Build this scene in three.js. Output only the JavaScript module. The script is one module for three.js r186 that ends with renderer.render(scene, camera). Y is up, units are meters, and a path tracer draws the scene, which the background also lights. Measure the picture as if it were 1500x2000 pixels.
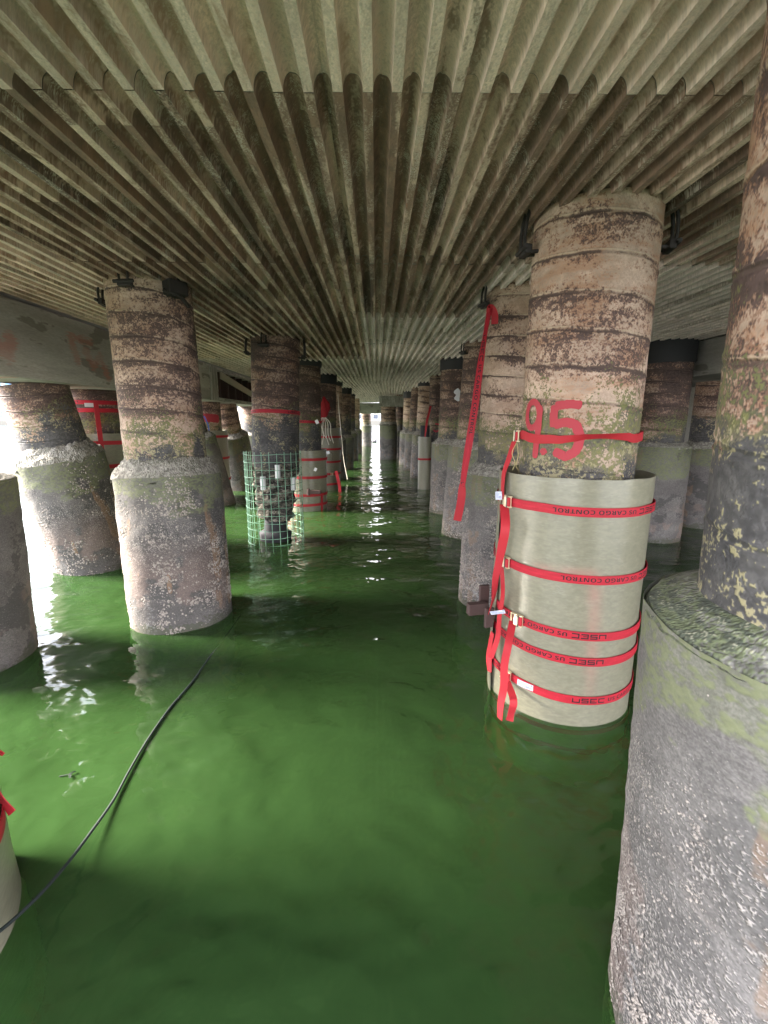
import * as THREE from 'three';
import { mergeGeometries, mergeVertices, toCreasedNormals } from 'three/addons/utils/BufferGeometryUtils.js';
import { RoundedBoxGeometry } from 'three/addons/geometries/RoundedBoxGeometry.js';

// ------------------------------------------------------------------ camera, sky, sun, exposure
const EYE = 1.63, DECK = 2.62, FOCAL = 880, PITCH = Math.atan(180 / FOCAL), YAW = Math.atan(15 / FOCAL);
const scene = new THREE.Scene();
const camera = new THREE.PerspectiveCamera(2 * Math.atan(1000 / FOCAL) * 180 / Math.PI, 0.75, 0.05, 1200);
camera.position.set(0, EYE, 0);
camera.rotation.order = 'YXZ';
camera.rotation.set(-PITCH, -YAW, 0);
const renderer = new THREE.WebGLRenderer({ antialias: true });
renderer.toneMapping = THREE.LinearToneMapping;
renderer.toneMappingExposure = 11.0;
renderer.shadowMap.enabled = true;

{ // bright thinly clouded sky: pale at the horizon, soft blue above
  const W = 256, H = 128, d = new Float32Array(W * H * 4);
  for (let y = 0; y < H; y++) for (let x = 0; x < W; x++) {
    const e = Math.max(0, (y + 0.5) / H * 2 - 1), k = Math.pow(1 - e, 3.5), i = (y * W + x) * 4;
    const cloud = 0.06 * Math.sin(x * Math.PI * 6 / W + y * 0.21) * Math.sin(x * Math.PI * 10 / W - y * 0.13 + 1.3);
    d[i] = 0.60 + 0.52 * k + cloud; d[i + 1] = 0.63 + 0.48 * k + cloud; d[i + 2] = 0.76 + 0.40 * k + cloud * 0.8; d[i + 3] = 1;
  }
  const sky = new THREE.DataTexture(d, W, H, THREE.RGBAFormat, THREE.FloatType);
  sky.mapping = THREE.EquirectangularReflectionMapping; sky.magFilter = THREE.LinearFilter; sky.wrapS = THREE.RepeatWrapping; sky.needsUpdate = true;
  scene.background = sky; scene.environment = sky;
}
const sun = new THREE.DirectionalLight(new THREE.Color().setRGB(1, 0.92, 0.82), 5.0);
sun.name = 'sun';
sun.position.set(-50, 29, -7); sun.target.position.set(0, 0, -4);
sun.shadow.radius = 42; sun.castShadow = true;
sun.shadow.mapSize.set(2048, 2048);
Object.assign(sun.shadow.camera, { left: -40, right: 40, top: 40, bottom: -40, near: 1, far: 160 });
scene.add(sun, sun.target);

// ------------------------------------------------------------------ helpers
const V = (x, y, z) => new THREE.Vector3(x, y, z);
let seedState = 12345;
const rnd = () => { seedState = (seedState + 0x6d2b79f5) | 0; let t = Math.imul(seedState ^ (seedState >>> 15), 1 | seedState); t = (t + Math.imul(t ^ (t >>> 7), 61 | t)) ^ t; return ((t ^ (t >>> 14)) >>> 0) / 4294967296; };
const hash = (n) => { let t = Math.imul((n | 0) + 0x9e3779b9, 0x85ebca6b); t ^= t >>> 13; t = Math.imul(t, 0xc2b2ae35); t ^= t >>> 16; return (t >>> 0) / 4294967296; };
const clamp = (x, a = 0, b = 1) => Math.min(b, Math.max(a, x));
const sstep = (a, b, x) => { const t = clamp((x - a) / (b - a)); return t * t * (3 - 2 * t); };
const lerp = (a, b, t) => a + (b - a) * t;
// measured points: where the sight line of a point in the survey picture (1500 x 2000) stands at F metres ahead
function at(px, py, F) {
  const u = (px - 750) / FOCAL, v = (1000 - py) / FOCAL, fw = Math.cos(PITCH) + v * Math.sin(PITCH), up = v * Math.cos(PITCH) - Math.sin(PITCH);
  const X = u * Math.cos(YAW) + fw * Math.sin(YAW), Fd = fw * Math.cos(YAW) - u * Math.sin(YAW), t = F / Fd;
  return V(X * t, EYE + up * t, -F);
}
const onWater = (px, py, y = 0.0) => { const a = at(px, py, 1), t = (y - EYE) / (a.y - EYE); return V(a.x * t, y, -t); };

const used = new Map();
const numbered = (name) => { const n = used.get(name) ?? 0; used.set(name, n + 1); return n ? `${name}_${String(n).padStart(3, '0')}` : name; };
function tag(o, label, category, group, kind) {
  if (label) o.userData.label = label;
  if (category) o.userData.category = category;
  if (group) o.userData.group = group;
  if (kind) o.userData.kind = kind;
  return o;
}
function mesh(name, geometry, material, parent = scene) {
  const m = new THREE.Mesh(geometry, material);
  m.name = parent === scene ? numbered(name) : name; m.castShadow = m.receiveShadow = true;
  parent.add(m); return m;
}
function thing(name, label, category, group, position = V(0, 0, 0)) {
  const g = new THREE.Group(); g.name = numbered(name); g.position.copy(position); scene.add(g);
  return tag(g, label, category, group);
}
const box = (w, h, d, x = 0, y = 0, z = 0, r = 0) => (r ? new RoundedBoxGeometry(w, h, d, 2, r) : new THREE.BoxGeometry(w, h, d)).translate(x, y, z);
const tube = (pts, r, seg = 24, rad = 6, closed = false) => new THREE.TubeGeometry(new THREE.CatmullRomCurve3(pts, closed), seg, r, rad, closed);

// ------------------------------------------------------------------ noise fields, tileable, each value equally frequent
function field(cells, octaves, seed, size = 512, gain = 0.55) {
  const a = new Float32Array(size * size);
  let amp = 1;
  for (let o = 0; o < octaves; o++) {
    const c = cells << o; if (c > size) break;
    const g = new Float32Array(c * c);
    for (let i = 0; i < c * c; i++) g[i] = hash(i + seed * 7919 + o * 104729);
    for (let y = 0; y < size; y++) {
      const fy = y / size * c, iy = Math.floor(fy), ty = fy - iy, sy = ty * ty * (3 - 2 * ty), r0 = (iy % c) * c, r1 = ((iy + 1) % c) * c;
      for (let x = 0; x < size; x++) {
        const fx = x / size * c, ix = Math.floor(fx), tx = fx - ix, sx = tx * tx * (3 - 2 * tx), x0 = ix % c, x1 = (ix + 1) % c;
        a[y * size + x] += amp * lerp(lerp(g[r0 + x0], g[r0 + x1], sx), lerp(g[r1 + x0], g[r1 + x1], sx), sy);
      }
    }
    amp *= gain;
  }
  const B = 4096, hist = new Float32Array(B); let lo = Infinity, hi = -Infinity;
  for (const v of a) { if (v < lo) lo = v; if (v > hi) hi = v; }
  const k = (B - 1) / (hi - lo);
  for (const v of a) hist[((v - lo) * k) | 0]++;
  let sum = 0; for (let i = 0; i < B; i++) { sum += hist[i]; hist[i] = sum / a.length; }
  for (let i = 0; i < a.length; i++) a[i] = hist[((a[i] - lo) * k) | 0];
  const m = size - 1;
  return (u, v) => {
    const fx = (u - Math.floor(u)) * size, fy = (v - Math.floor(v)) * size, ix = fx | 0, iy = fy | 0, tx = fx - ix, ty = fy - iy;
    const x0 = ix & m, x1 = (ix + 1) & m, y0 = (iy & m) * size, y1 = ((iy + 1) & m) * size;
    return lerp(lerp(a[y0 + x0], a[y0 + x1], tx), lerp(a[y1 + x0], a[y1 + x1], tx), ty);
  };
}
const N4 = field(4, 6, 1), N4b = field(4, 6, 2), N8 = field(8, 5, 3), N16 = field(16, 5, 4), N32 = field(32, 4, 5), N64 = field(64, 3, 6), N128 = field(128, 2, 7), N2 = field(2, 4, 8);

const toByte = (c) => { c = clamp(c); return 255 * (c <= 0.0031308 ? 12.92 * c : 1.055 * Math.pow(c, 1 / 2.4) - 0.055); };
// fn(u, v, out) fills out = [r, g, b (linear), height 0..1]
function textures(w, h, fn, bump = true) {
  const c = new Uint8Array(w * h * 4), b = bump ? new Uint8Array(w * h * 4) : null, o = [0, 0, 0, 0.5];
  for (let y = 0; y < h; y++) for (let x = 0; x < w; x++) {
    fn((x + 0.5) / w, (y + 0.5) / h, o);
    const i = (y * w + x) * 4;
    c[i] = toByte(o[0]); c[i + 1] = toByte(o[1]); c[i + 2] = toByte(o[2]); c[i + 3] = 255;
    if (b) { b[i] = b[i + 1] = b[i + 2] = 255 * clamp(o[3]); b[i + 3] = 255; }
  }
  const wrap = (d, srgb) => { const t = new THREE.DataTexture(d, w, h); t.magFilter = t.minFilter = THREE.LinearFilter; t.wrapS = t.wrapT = THREE.RepeatWrapping; if (srgb) t.colorSpace = THREE.SRGBColorSpace; t.needsUpdate = true; return t; };
  return { map: wrap(c, true), bumpMap: b ? wrap(b, false) : undefined };
}
const mixTo = (o, r, g, b, t) => { o[0] = lerp(o[0], r, t); o[1] = lerp(o[1], g, t); o[2] = lerp(o[2], b, t); };
const std = (p) => new THREE.MeshStandardMaterial(p);
const rgb = (r, g, b) => new THREE.Color().setRGB(r, g, b);

// ------------------------------------------------------------------ materials
const SPAN = 2.8; // metres of height that a pile texture covers, from the water up
function pileMaterial(seed, { stain = 0.5, tar = 1.3, tarChips = 0.82, algae = 0.25, rust = 0.5, tone = 1, pitch = 0.17 } = {}) {
  const s = hash(seed) * 7, s2 = hash(seed + 50) * 5;
  const t = textures(768, 1024, (u, v, o) => {
    const y = v * SPAN, warp = (N8(u, v + s) - 0.5) * 0.012, q = (y + pitch * u + warp) / pitch, ring = Math.floor(q), fr = q - ring, d = Math.min(fr, 1 - fr) * pitch;
    const a = N4(u + s, v * 1.4), b = N16(u + s2, v * 2 + s), c = N64(u * 2 + s, v * 3.2 + s2), f = N128(u * 3, v * 4.2 + s), e = N8(u * 1 + s2, v * 2.8 + s2);
    const k = 0.82 + 0.36 * b, h = N4(u + s2, v * 5 + s), hs = N16(u + s, v * 9 + s2), x = N128(u * 6 + s2, v * 7);
    o[0] = lerp(0.50, 0.40, e) * k * tone; o[1] = lerp(0.375, 0.285, e) * k * tone; o[2] = lerp(0.29, 0.21, e) * k * tone;
    o[3] = 0.5 + 0.12 * (c - 0.5);
    const g = 0.84 + 0.32 * f; o[0] *= g; o[1] *= g; o[2] *= g;
    const below = Math.exp(-(1 - fr) / 0.22) + 0.5 * Math.exp(-fr / 0.10);
    // rust wash, then specks and scabs that gather along the seams
    const val = 0.12 * a + 0.12 * b + 0.14 * h + 0.16 * c + 0.16 * f + 0.10 * x + 0.30 * below * (0.15 + 0.9 * hs), thr = 0.675 - 0.33 * stain;
    mixTo(o, 0.33 * tone, 0.155 * tone, 0.075 * tone, sstep(0.42, 0.75, 0.4 * e + 0.3 * hs + 0.3 * f) * 0.7 * rust);
    mixTo(o, 0.20 * tone, 0.092 * tone, 0.055 * tone, sstep(thr - 0.09, thr, val) * (0.35 + 0.5 * rust));
    const dk = sstep(thr - 0.01, thr + 0.09, val);
    mixTo(o, 0.056 * (0.6 + 0.9 * c), 0.036 * (0.6 + 0.9 * c), 0.033 * (0.6 + 0.9 * c), dk * 0.94); o[3] -= 0.14 * dk;
    // the weld seam: a dark ragged line with a paler bead under it
    const seam = 1 - sstep(0.003, 0.0065 + 0.01 * (e > 0.6 ? e - 0.6 : 0), d);
    mixTo(o, 0.085, 0.055, 0.045, seam * (0.35 + 0.6 * sstep(0.3, 0.6, b)));
    const bead = sstep(0.006, 0.011, d) * (1 - sstep(0.012, 0.02, d)) * (fr < 0.5 ? 1 : 0.3);
    mixTo(o, 0.56 * tone, 0.46 * tone, 0.34 * tone, bead * 0.45 * (1 - dk)); o[3] += 0.3 * bead - 0.2 * seam;
    // green growth and black tidal zone, each with a ragged edge
    const edge = tar + 0.26 * (a - 0.5) + 0.16 * (b - 0.5) + 0.14 * (c - 0.5) + 0.06 * (f - 0.5);
    const grow = sstep(0, 0.02, edge + algae - y + 0.15 * (f - 0.5)) * sstep(0.35, 0.5, 0.5 * b + 0.3 * c + 0.2 * f + 0.25 * sstep(edge + algae, edge, y));
    mixTo(o, 0.115 * (0.6 + 0.8 * c), 0.12 * (0.6 + 0.8 * c), 0.055, grow * 0.85);
    const tz = sstep(-0.004, 0.012, edge - y), chip = sstep(tarChips, tarChips + 0.03, 0.36 * N8(u * 2 + s, v * 3) + 0.36 * c + 0.28 * f + 0.08);
    const kt = 0.7 + 0.6 * c; mixTo(o, (0.046 + 0.03 * b) * kt, (0.044 + 0.028 * b) * kt, (0.046 + 0.024 * b) * kt, tz * (1 - chip * 0.95));
    if (tz > 0 && chip > 0) { mixTo(o, 0.36, 0.31, 0.19, tz * chip * 0.6); o[3] += 0.15 * chip; }
    o[3] += 0.05 * (f - 0.5);
  });
  return std({ ...t, roughness: 0.82, bumpScale: 0.012 });
}
const pileMats = {
  near: pileMaterial(3, { stain: 0.66, tar: 1.5, algae: 0.16, tarChips: 0.74, rust: 0.75 }),
  numbered: pileMaterial(11, { stain: 0.52, tar: 1.36, algae: 0.28, tarChips: 0.66, rust: 0.7 }),
  left: pileMaterial(21, { stain: 0.8, tar: 1.40, algae: 0.16, tarChips: 0.68, rust: 0.25, tone: 1.06 }),
  pale: pileMaterial(33, { stain: 0.5, tar: 1.30, algae: 0.32, rust: 0.2, tone: 1.08, pitch: 0.15 }),
  dark: pileMaterial(41, { stain: 0.98, tar: 1.38, algae: 0.22, rust: 0.55, tone: 0.9, pitch: 0.15 }),
  black: pileMaterial(57, { stain: 0.92, tar: 1.66, algae: 0.05, tarChips: 0.80, rust: 0.6, tone: 0.85, pitch: 0.15 }),
};
function sleeveMaterial(seed, { barn = 0.5, green = 0.25, tone = 1, top = 1.2, rust = 0.3, damp: dampAmount = 0.75 } = {}) {
  const s = hash(seed + 900) * 6, s2 = hash(seed + 1300) * 3;
  const t = textures(1024, 768, (u, v, o) => {
    const y = v * 1.6 - 0.2, a = N4(u + s, v), b = N16(u + s2, v + s), c = N64(u * 2 + s, v * 2), f = N128(u * 3, v * 3 + s);
    const x = N128(u * 8 + s2, v * 5), k = (0.7 + 0.35 * a + 0.3 * (b - 0.5)) * (0.8 + 0.4 * f) * (0.8 + 0.4 * x) * tone;
    o[0] = 0.225 * k; o[1] = 0.208 * k; o[2] = 0.195 * k; o[3] = 0.4 + 0.15 * (c - 0.5) + 0.1 * b;
    const damp = sstep(0.60, 0.68, 0.55 * N8(u + s2, v * 0.7 + s) + 0.3 * b + 0.15 * c); mixTo(o, 0.085 * tone, 0.082 * tone, 0.078 * tone, damp * dampAmount);
    const run = sstep(0.80, 0.88, 0.8 * N16(u + s, v * 0.06 + s2) + 0.2 * b); mixTo(o, 0.20, 0.125, 0.075, run * rust * 1.6 * sstep(0.25, 0.55, b));
    const g = sstep(0, 0.05, y - (top - 0.2) + 0.32 * (a - 0.5) + 0.2 * (b - 0.5)); mixTo(o, 0.105 + 0.05 * c, 0.12 + 0.05 * c, 0.06 + 0.02 * c, g * green * 2.2 * (0.4 + 0.6 * sstep(0.3, 0.6, c)));
    const dens = barn * sstep(top - 0.05, top - 0.4, y + 0.35 * (a - 0.5)) * (0.35 + 0.9 * N4b(u + s2, v * 0.8 + s));
    const dot = sstep(1.0 - 0.6 * dens, 1.06 - 0.6 * dens, 0.7 * N128(u * 4 + s, v * 2.6) + 0.3 * x); mixTo(o, 0.36, 0.325, 0.295, dot * 0.75); o[3] += 0.35 * dot;
    mixTo(o, 0.24, 0.165, 0.135, sstep(0.45, 0.7, N8(u + s, v * 0.8 + s2)) * 0.5 * sstep(0.75, 0.3, y + 0.3 * (a - 0.5)) * (0.4 + 0.6 * x));
    mixTo(o, 0.05, 0.055, 0.03, sstep(0.012, 0, y - 0.05 - 0.07 * (b - 0.5) - 0.05 * (c - 0.5)) * 0.8 * (0.5 + 0.5 * f));
    const chalk = sstep(0.84, 0.9, 0.7 * N16(u * 0.7 + s2, v * 0.18 + u * 0.1) + 0.3 * c) * sstep(0.5, 0.1, y); mixTo(o, 0.45, 0.44, 0.44, chalk * 0.5 * barn);
  });
  return std({ ...t, roughness: 0.9, bumpScale: 0.010 });
}
const sleeveMats = {
  near: sleeveMaterial(1, { barn: 0.95, green: 0.35, tone: 0.7, damp: 0.5 }),  // toned paler than the other sleeves, standing in for light from behind
  left: sleeveMaterial(2, { barn: 0.42, green: 0.3, tone: 0.56, rust: 0.5 }),
  row: sleeveMaterial(3, { barn: 0.75, green: 0.3, tone: 0.62 }),
  plain: sleeveMaterial(4, { barn: 0.2, green: 0.35, tone: 0.6 }),
};
function deckMaterial(seed, { base, stainColor, stain, light = 0.2 }) {
  const s = hash(seed + 77) * 5, s2 = hash(seed + 99) * 3;
  const t = textures(1024, 1024, (u, v, o) => {
    const a = N4(u * 0.6 + s, v * 0.3 + s2), st = N32(u * 0.8 + s, v * 0.035 + s2), b = N16(u + s2, v * 0.22), c = N64(u * 1.5 + s, v * 0.5 + s), f = N128(u * 3, v * 1.5 + s), x = N128(u * 6 + s, v * 5);
    const k = (0.82 + 0.36 * b) * (0.86 + 0.28 * f) * (0.88 + 0.24 * x);
    o[0] = base[0] * k; o[1] = base[1] * k; o[2] = base[2] * k; o[3] = 0.5 + 0.2 * (c - 0.5) + 0.2 * (f - 0.5);
    // brown wash in long runs, breaking up into grain at its edges
    const val = 0.24 * a + 0.30 * st + 0.18 * b + 0.16 * c + 0.12 * f, thr = 0.80 - 0.5 * stain;
    mixTo(o, stainColor[0] * (0.6 + 0.8 * c), stainColor[1] * (0.6 + 0.8 * c), stainColor[2] * (0.6 + 0.8 * c), sstep(thr - 0.12, thr + 0.12, val) * 0.85);
    mixTo(o, 0.06, 0.047, 0.038, sstep(0.68, 0.80, 0.35 * N8(u + s2, v * 0.25 + s) + 0.35 * st + 0.15 * c + 0.15 * f) * 0.8 * stain * 1.2);
    const lime = sstep(0.70, 0.80, 0.35 * N16(u * 1.5 + s, v * 0.4) + 0.3 * c + 0.35 * x); mixTo(o, 0.68, 0.63, 0.56, lime * light * 2);
    mixTo(o, 0.30, 0.16, 0.08, sstep(0.70, 0.82, 0.4 * N32(u * 0.8 + s2, v * 0.12 + s) + 0.3 * f + 0.3 * x) * 0.6 * stain);
  });
  return std({ ...t, roughness: 0.88, bumpScale: 0.006 });
}
const deckMats = {
  clean: deckMaterial(1, { base: [0.74, 0.59, 0.51], stainColor: [0.31, 0.205, 0.15], stain: 0.42 }),
  brown: deckMaterial(2, { base: [0.70, 0.54, 0.44], stainColor: [0.16, 0.092, 0.064], stain: 0.69, light: 0.3 }),
  white: deckMaterial(3, { base: [0.80, 0.69, 0.65], stainColor: [0.38, 0.30, 0.25], stain: 0.30, light: 0.35 }),
};
const concreteTex = (seed, tone, marks) => {
  const s = hash(seed + 300) * 4;
  return textures(1024, 256, (u, v, o) => {
    const a = N4(u * 2 + s, v * 0.5), b = N16(u * 2 + s, v * 0.5), c = N64(u * 4, v + s), f = N128(u * 6, v * 1.5);
    const k = (0.75 + 0.4 * a) * (0.88 + 0.24 * f) * (0.9 + 0.2 * b) * tone;
    o[0] = 0.235 * k; o[1] = 0.225 * k; o[2] = 0.20 * k; o[3] = 0.5 + 0.2 * (c - 0.5);
    mixTo(o, 0.10, 0.085, 0.065, sstep(0.72, 0.78, 0.6 * N16(u * 3, v * 0.15 + s) + 0.4 * b) * 0.6);
    if (marks) marks(u, v, o, c, b);
  });
};
const mats = {
  beam: std({ ...concreteTex(1, 1.5, (u, v, o, c, b) => { // faded red spray strokes on the inner face
    const x = u * 16, stroke = (pts, w) => { let d = 9; for (let i = 0; i < pts.length - 1; i++) { const [ax, ay] = pts[i], [bx, by] = pts[i + 1], l2 = (bx - ax) ** 2 + (by - ay) ** 2, t = clamp(((x - ax) * (bx - ax) + (v - ay) * (by - ay)) / l2); d = Math.min(d, Math.hypot(x - ax - t * (bx - ax), (v - ay - t * (by - ay)) * 0.63)); } return 1 - sstep(w * 0.5, w, d + 0.05 * (c - 0.5)); };
    const m = Math.max(stroke([[3.35, 0.7], [3.6, 0.78], [3.75, 0.62]], 0.08), stroke([[3.4, 0.5], [3.75, 0.42], [3.95, 0.3], [4.0, 0.45]], 0.1), stroke([[4.78, 0.7], [4.85, 0.4]], 0.07), stroke([[4.85, 0.72], [5.1, 0.7]], 0.05), stroke([[5.0, 0.55], [5.1, 0.35], [5.25, 0.5], [5.35, 0.2]], 0.07));
    mixTo(o, 0.36, 0.135, 0.105, m * 0.5 * (0.5 + 0.8 * b));
  }), roughness: 0.92, bumpScale: 0.006 }),
  concrete: std({ ...concreteTex(5, 1.4), roughness: 0.92, bumpScale: 0.006 }),
  cement: std({ color: rgb(0.42, 0.36, 0.29), roughness: 0.95 }),
  collar: std({ color: rgb(0.030, 0.029, 0.032), roughness: 0.75 }),
  rod: std({ color: rgb(0.035, 0.03, 0.028), roughness: 0.7, metalness: 0.3 }),
  rustySteel: std({ color: rgb(0.075, 0.045, 0.04), roughness: 0.75, metalness: 0.3 }),
  zinc: std({ color: rgb(0.70, 0.60, 0.40), roughness: 0.35, metalness: 0.55 }),
  darkSteel: std({ color: rgb(0.12, 0.11, 0.10), roughness: 0.45, metalness: 0.8 }),
  red: std({ color: rgb(0.37, 0.012, 0.020), roughness: 0.72 }),
  redPaint: std({ color: rgb(0.36, 0.026, 0.040), roughness: 0.65 }),
  bluePaint: std({ color: rgb(0.05, 0.13, 0.5), roughness: 0.65 }),
  whiteTag: std({ color: rgb(0.6, 0.6, 0.62), roughness: 0.6 }),
  pvc: std({ color: rgb(0.72, 0.73, 0.72), roughness: 0.4 }),
  greenWire: std({ color: rgb(0.20, 0.38, 0.26), roughness: 0.4 }),
  cord: std({ color: rgb(0.62, 0.58, 0.50), roughness: 0.9 }),
  tieWire: std({ color: rgb(0.42, 0.34, 0.16), roughness: 0.6 }),
  blackRope: std({ color: rgb(0.007, 0.013, 0.011), roughness: 0.85 }),
  barnacle: std({ color: rgb(0.30, 0.27, 0.24), roughness: 0.9 }),
  crust: std({ ...textures(1024, 256, (u, v, o) => { const b = N16(u, v), c = N64(u * 2, v), f = N128(u * 4, v * 1.4), k = 0.55 + 0.5 * c + 0.3 * (b - 0.5); o[0] = 0.34 * k; o[1] = 0.32 * k; o[2] = 0.275 * k; mixTo(o, 0.085, 0.085, 0.06, sstep(0.6, 0.68, 0.4 * b + 0.3 * c + 0.3 * f) * 0.8); mixTo(o, 0.5, 0.48, 0.43, sstep(0.8, 0.88, 0.5 * f + 0.5 * c) * 0.6); o[3] = 0.5 * c + 0.5 * f; }), roughness: 0.95, bumpScale: 0.012 }),
  moss: std({ ...textures(1024, 256, (u, v, o) => { const b = N16(u, v), c = N64(u * 2, v), f = N128(u * 5, v * 1.7), k = 0.5 + 0.6 * c; o[0] = 0.18 * k; o[1] = 0.175 * k; o[2] = 0.15 * k; mixTo(o, 0.10 * k * 1.6, 0.12 * k * 1.6, 0.055 * k * 1.6, sstep(0.35, 0.55, 0.5 * b + 0.5 * f) * 0.85); mixTo(o, 0.035, 0.04, 0.035, sstep(0.58, 0.66, 0.45 * b + 0.3 * c + 0.25 * N32(u, v * 2)) * 0.75); mixTo(o, 0.38, 0.36, 0.26, sstep(0.80, 0.88, 0.55 * f + 0.45 * c) * 0.7); o[3] = 0.4 * c + 0.6 * f; }), roughness: 0.95, bumpScale: 0.006 }),
  rot: std({ ...textures(256, 256, (u, v, o) => { const b = N16(u, v), c = N64(u, v), k = 0.4 + 1.1 * c; o[0] = 0.27 * k; o[1] = 0.25 * k; o[2] = 0.20 * k; mixTo(o, 0.05, 0.045, 0.04, sstep(0.55, 0.62, 0.5 * b + 0.5 * c)); o[3] = c; }), roughness: 0.95, bumpScale: 0.02 }),
};
// fibreglass laminate: pale green grey, short horizontal fibres and a few scuffs; red = rubbed red spray paint
function jacketMaterial(seed, redMark, tone = 1) {
  const s = hash(seed + 500) * 4;
  return std({ ...textures(1024, 512, (u, v, o) => {
    const a = N4(u * 1.5 + s, v), b = N16(u * 2 + s, v + s), c = N64(u * 1.2 + s, v * 2.2), f = N128(u * 1.4, v * 2.5 + s), g = N64(u * 2, v * 3.2 + s), x = N128(u * 1, v * 5 + s);
    const k = (0.95 + 0.08 * a + 0.06 * (b - 0.5)) * (0.93 + 0.14 * c) * (0.92 + 0.1 * f + 0.08 * x) * tone;
    o[0] = 0.205 * k; o[1] = 0.196 * k; o[2] = 0.138 * k; o[3] = 0.5 + 0.2 * (c - 0.5);
    mixTo(o, 0.15 * tone, 0.145 * tone, 0.105 * tone, sstep(0.5, 0.85, g * 0.45 + b * 0.3 + a * 0.25) * 0.3);
    mixTo(o, 0.28, 0.275, 0.22, sstep(0.80, 0.92, 0.6 * N64(u * 0.8 + v * 0.6, v * 1.1 - u * 0.5 + s) + 0.4 * x) * 0.3);
    if (redMark) { const m = redMark(u, v); if (m > 0) mixTo(o, 0.42, 0.17, 0.14, m * 0.3 * (0.35 + 0.9 * b)); }
  }), roughness: 0.34, bumpScale: 0.0012 });
}
const jacketMat = jacketMaterial(1, (u, v) => {  // v: 0..1 over the jacket, u round it
  const ang = (u - 0.5) * 360, top = Math.exp(-(((v - 0.755) / 0.014) ** 2)) * sstep(-52, -40, ang) * sstep(6, -4, ang), down = Math.exp(-(((ang + 3 - (0.76 - v) * 14) / 5) ** 2)) * sstep(0.77, 0.75, v) * sstep(0.35, 0.5, v);
  return Math.max(top, down);
});
const jacketMatPlain = jacketMaterial(2, null, 0.98), jacketMatPale = jacketMaterial(7, null, 1.25);

// webbing with its black print
const STRAP_LEN = 1.05;
function webbingTexture() {
  const c = document.createElement('canvas'); c.width = 2048; c.height = 96;
  const x = c.getContext('2d');
  x.fillStyle = '#a50d23'; x.fillRect(0, 0, 2048, 96);
  for (let i = 0; i < 2048; i += 4) { x.fillStyle = i % 8 ? 'rgba(255,60,80,0.10)' : 'rgba(60,0,10,0.14)'; x.fillRect(i, 0, 2, 96); }
  for (const y of [6, 90]) { x.fillStyle = 'rgba(70,0,10,0.35)'; x.fillRect(0, y, 2048, 2); }
  for (let i = 0; i < 220; i++) { x.fillStyle = hash(i) > 0.5 ? 'rgba(90,5,15,0.10)' : 'rgba(235,70,85,0.08)'; x.fillRect(hash(i + 300) * 2048, hash(i + 600) * 96, 20 + hash(i + 900) * 160, 3 + hash(i + 1200) * 14); }
  x.fillStyle = '#17090c'; x.textBaseline = 'middle';
  // the square lettered mark
  x.strokeStyle = '#17090c'; x.lineWidth = 13; x.lineCap = 'butt'; x.lineJoin = 'miter';
  const path = (p) => { x.beginPath(); p.forEach(([a, b], i) => (i ? x.lineTo(a, b) : x.moveTo(a, b))); x.stroke(); };
  const T = 26, M = 48, B = 70;
  path([[20, T], [20, B], [88, B], [88, T]]);
  path([[182, T], [114, T], [114, M], [176, M], [176, B], [108, B]]);
  path([[272, T], [204, T], [204, B], [272, B]]); x.lineWidth = 8; path([[204, M], [252, M]]); x.lineWidth = 13;
  path([[362, T], [294, T], [294, B], [362, B]]);
  x.font = 'bold 60px sans-serif'; x.save(); x.translate(398, 50); x.scale((1225 - 398) / x.measureText('US CARGO CONTROL').width, 1); x.fillText('US CARGO CONTROL', 0, 0); x.restore();
  const t = new THREE.CanvasTexture(c); t.colorSpace = THREE.SRGBColorSpace; t.wrapS = t.wrapT = THREE.RepeatWrapping; t.magFilter = THREE.LinearFilter; return t;
}
mats.webbing = std({ map: webbingTexture(), roughness: 0.7 });
mats.printTag = (() => { const c = document.createElement('canvas'); c.width = 128; c.height = 64; const x = c.getContext('2d'); x.fillStyle = '#b4b8c6'; x.fillRect(0, 0, 128, 64); x.fillStyle = '#5a6488'; for (let i = 0; i < 6; i++) x.fillRect(8, 8 + i * 8, 40 + ((i * 37) % 50), 3); for (let i = 0; i < 14; i++) x.fillRect(72 + i * 3.4, 34, i % 3 ? 1 : 2, 20); x.fillRect(110, 8, 10, 10); const t = new THREE.CanvasTexture(c); t.colorSpace = THREE.SRGBColorSpace; return std({ map: t, roughness: 0.55 }); })();

// ------------------------------------------------------------------ water and bed
const waterTex = (() => {
  const A = field(7, 3, 61, 512, 0.42), Bf = field(30, 2, 62, 512, 0.5);
  const n = 1024, b = new Uint8Array(n * n * 4);
  for (let y = 0; y < n; y++) for (let x = 0; x < n; x++) { const h = 0.86 * A(x / n, y / n) + 0.14 * Bf(x / n, y / n), i = (y * n + x) * 4; b[i] = b[i + 1] = b[i + 2] = 255 * h; b[i + 3] = 255; }
  const t = new THREE.DataTexture(b, n, n); t.magFilter = t.minFilter = THREE.LinearFilter; t.wrapS = t.wrapT = THREE.RepeatWrapping; t.needsUpdate = true; return t;
})();
mats.water = new THREE.MeshPhysicalMaterial({ color: rgb(0.165, 0.38, 0.105), roughness: 0.025, ior: 1.33, transmission: 0.905, thickness: 1, attenuationColor: rgb(0.32, 0.6, 0.25), attenuationDistance: 0.6, bumpMap: waterTex, bumpScale: 0.022 });
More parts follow.
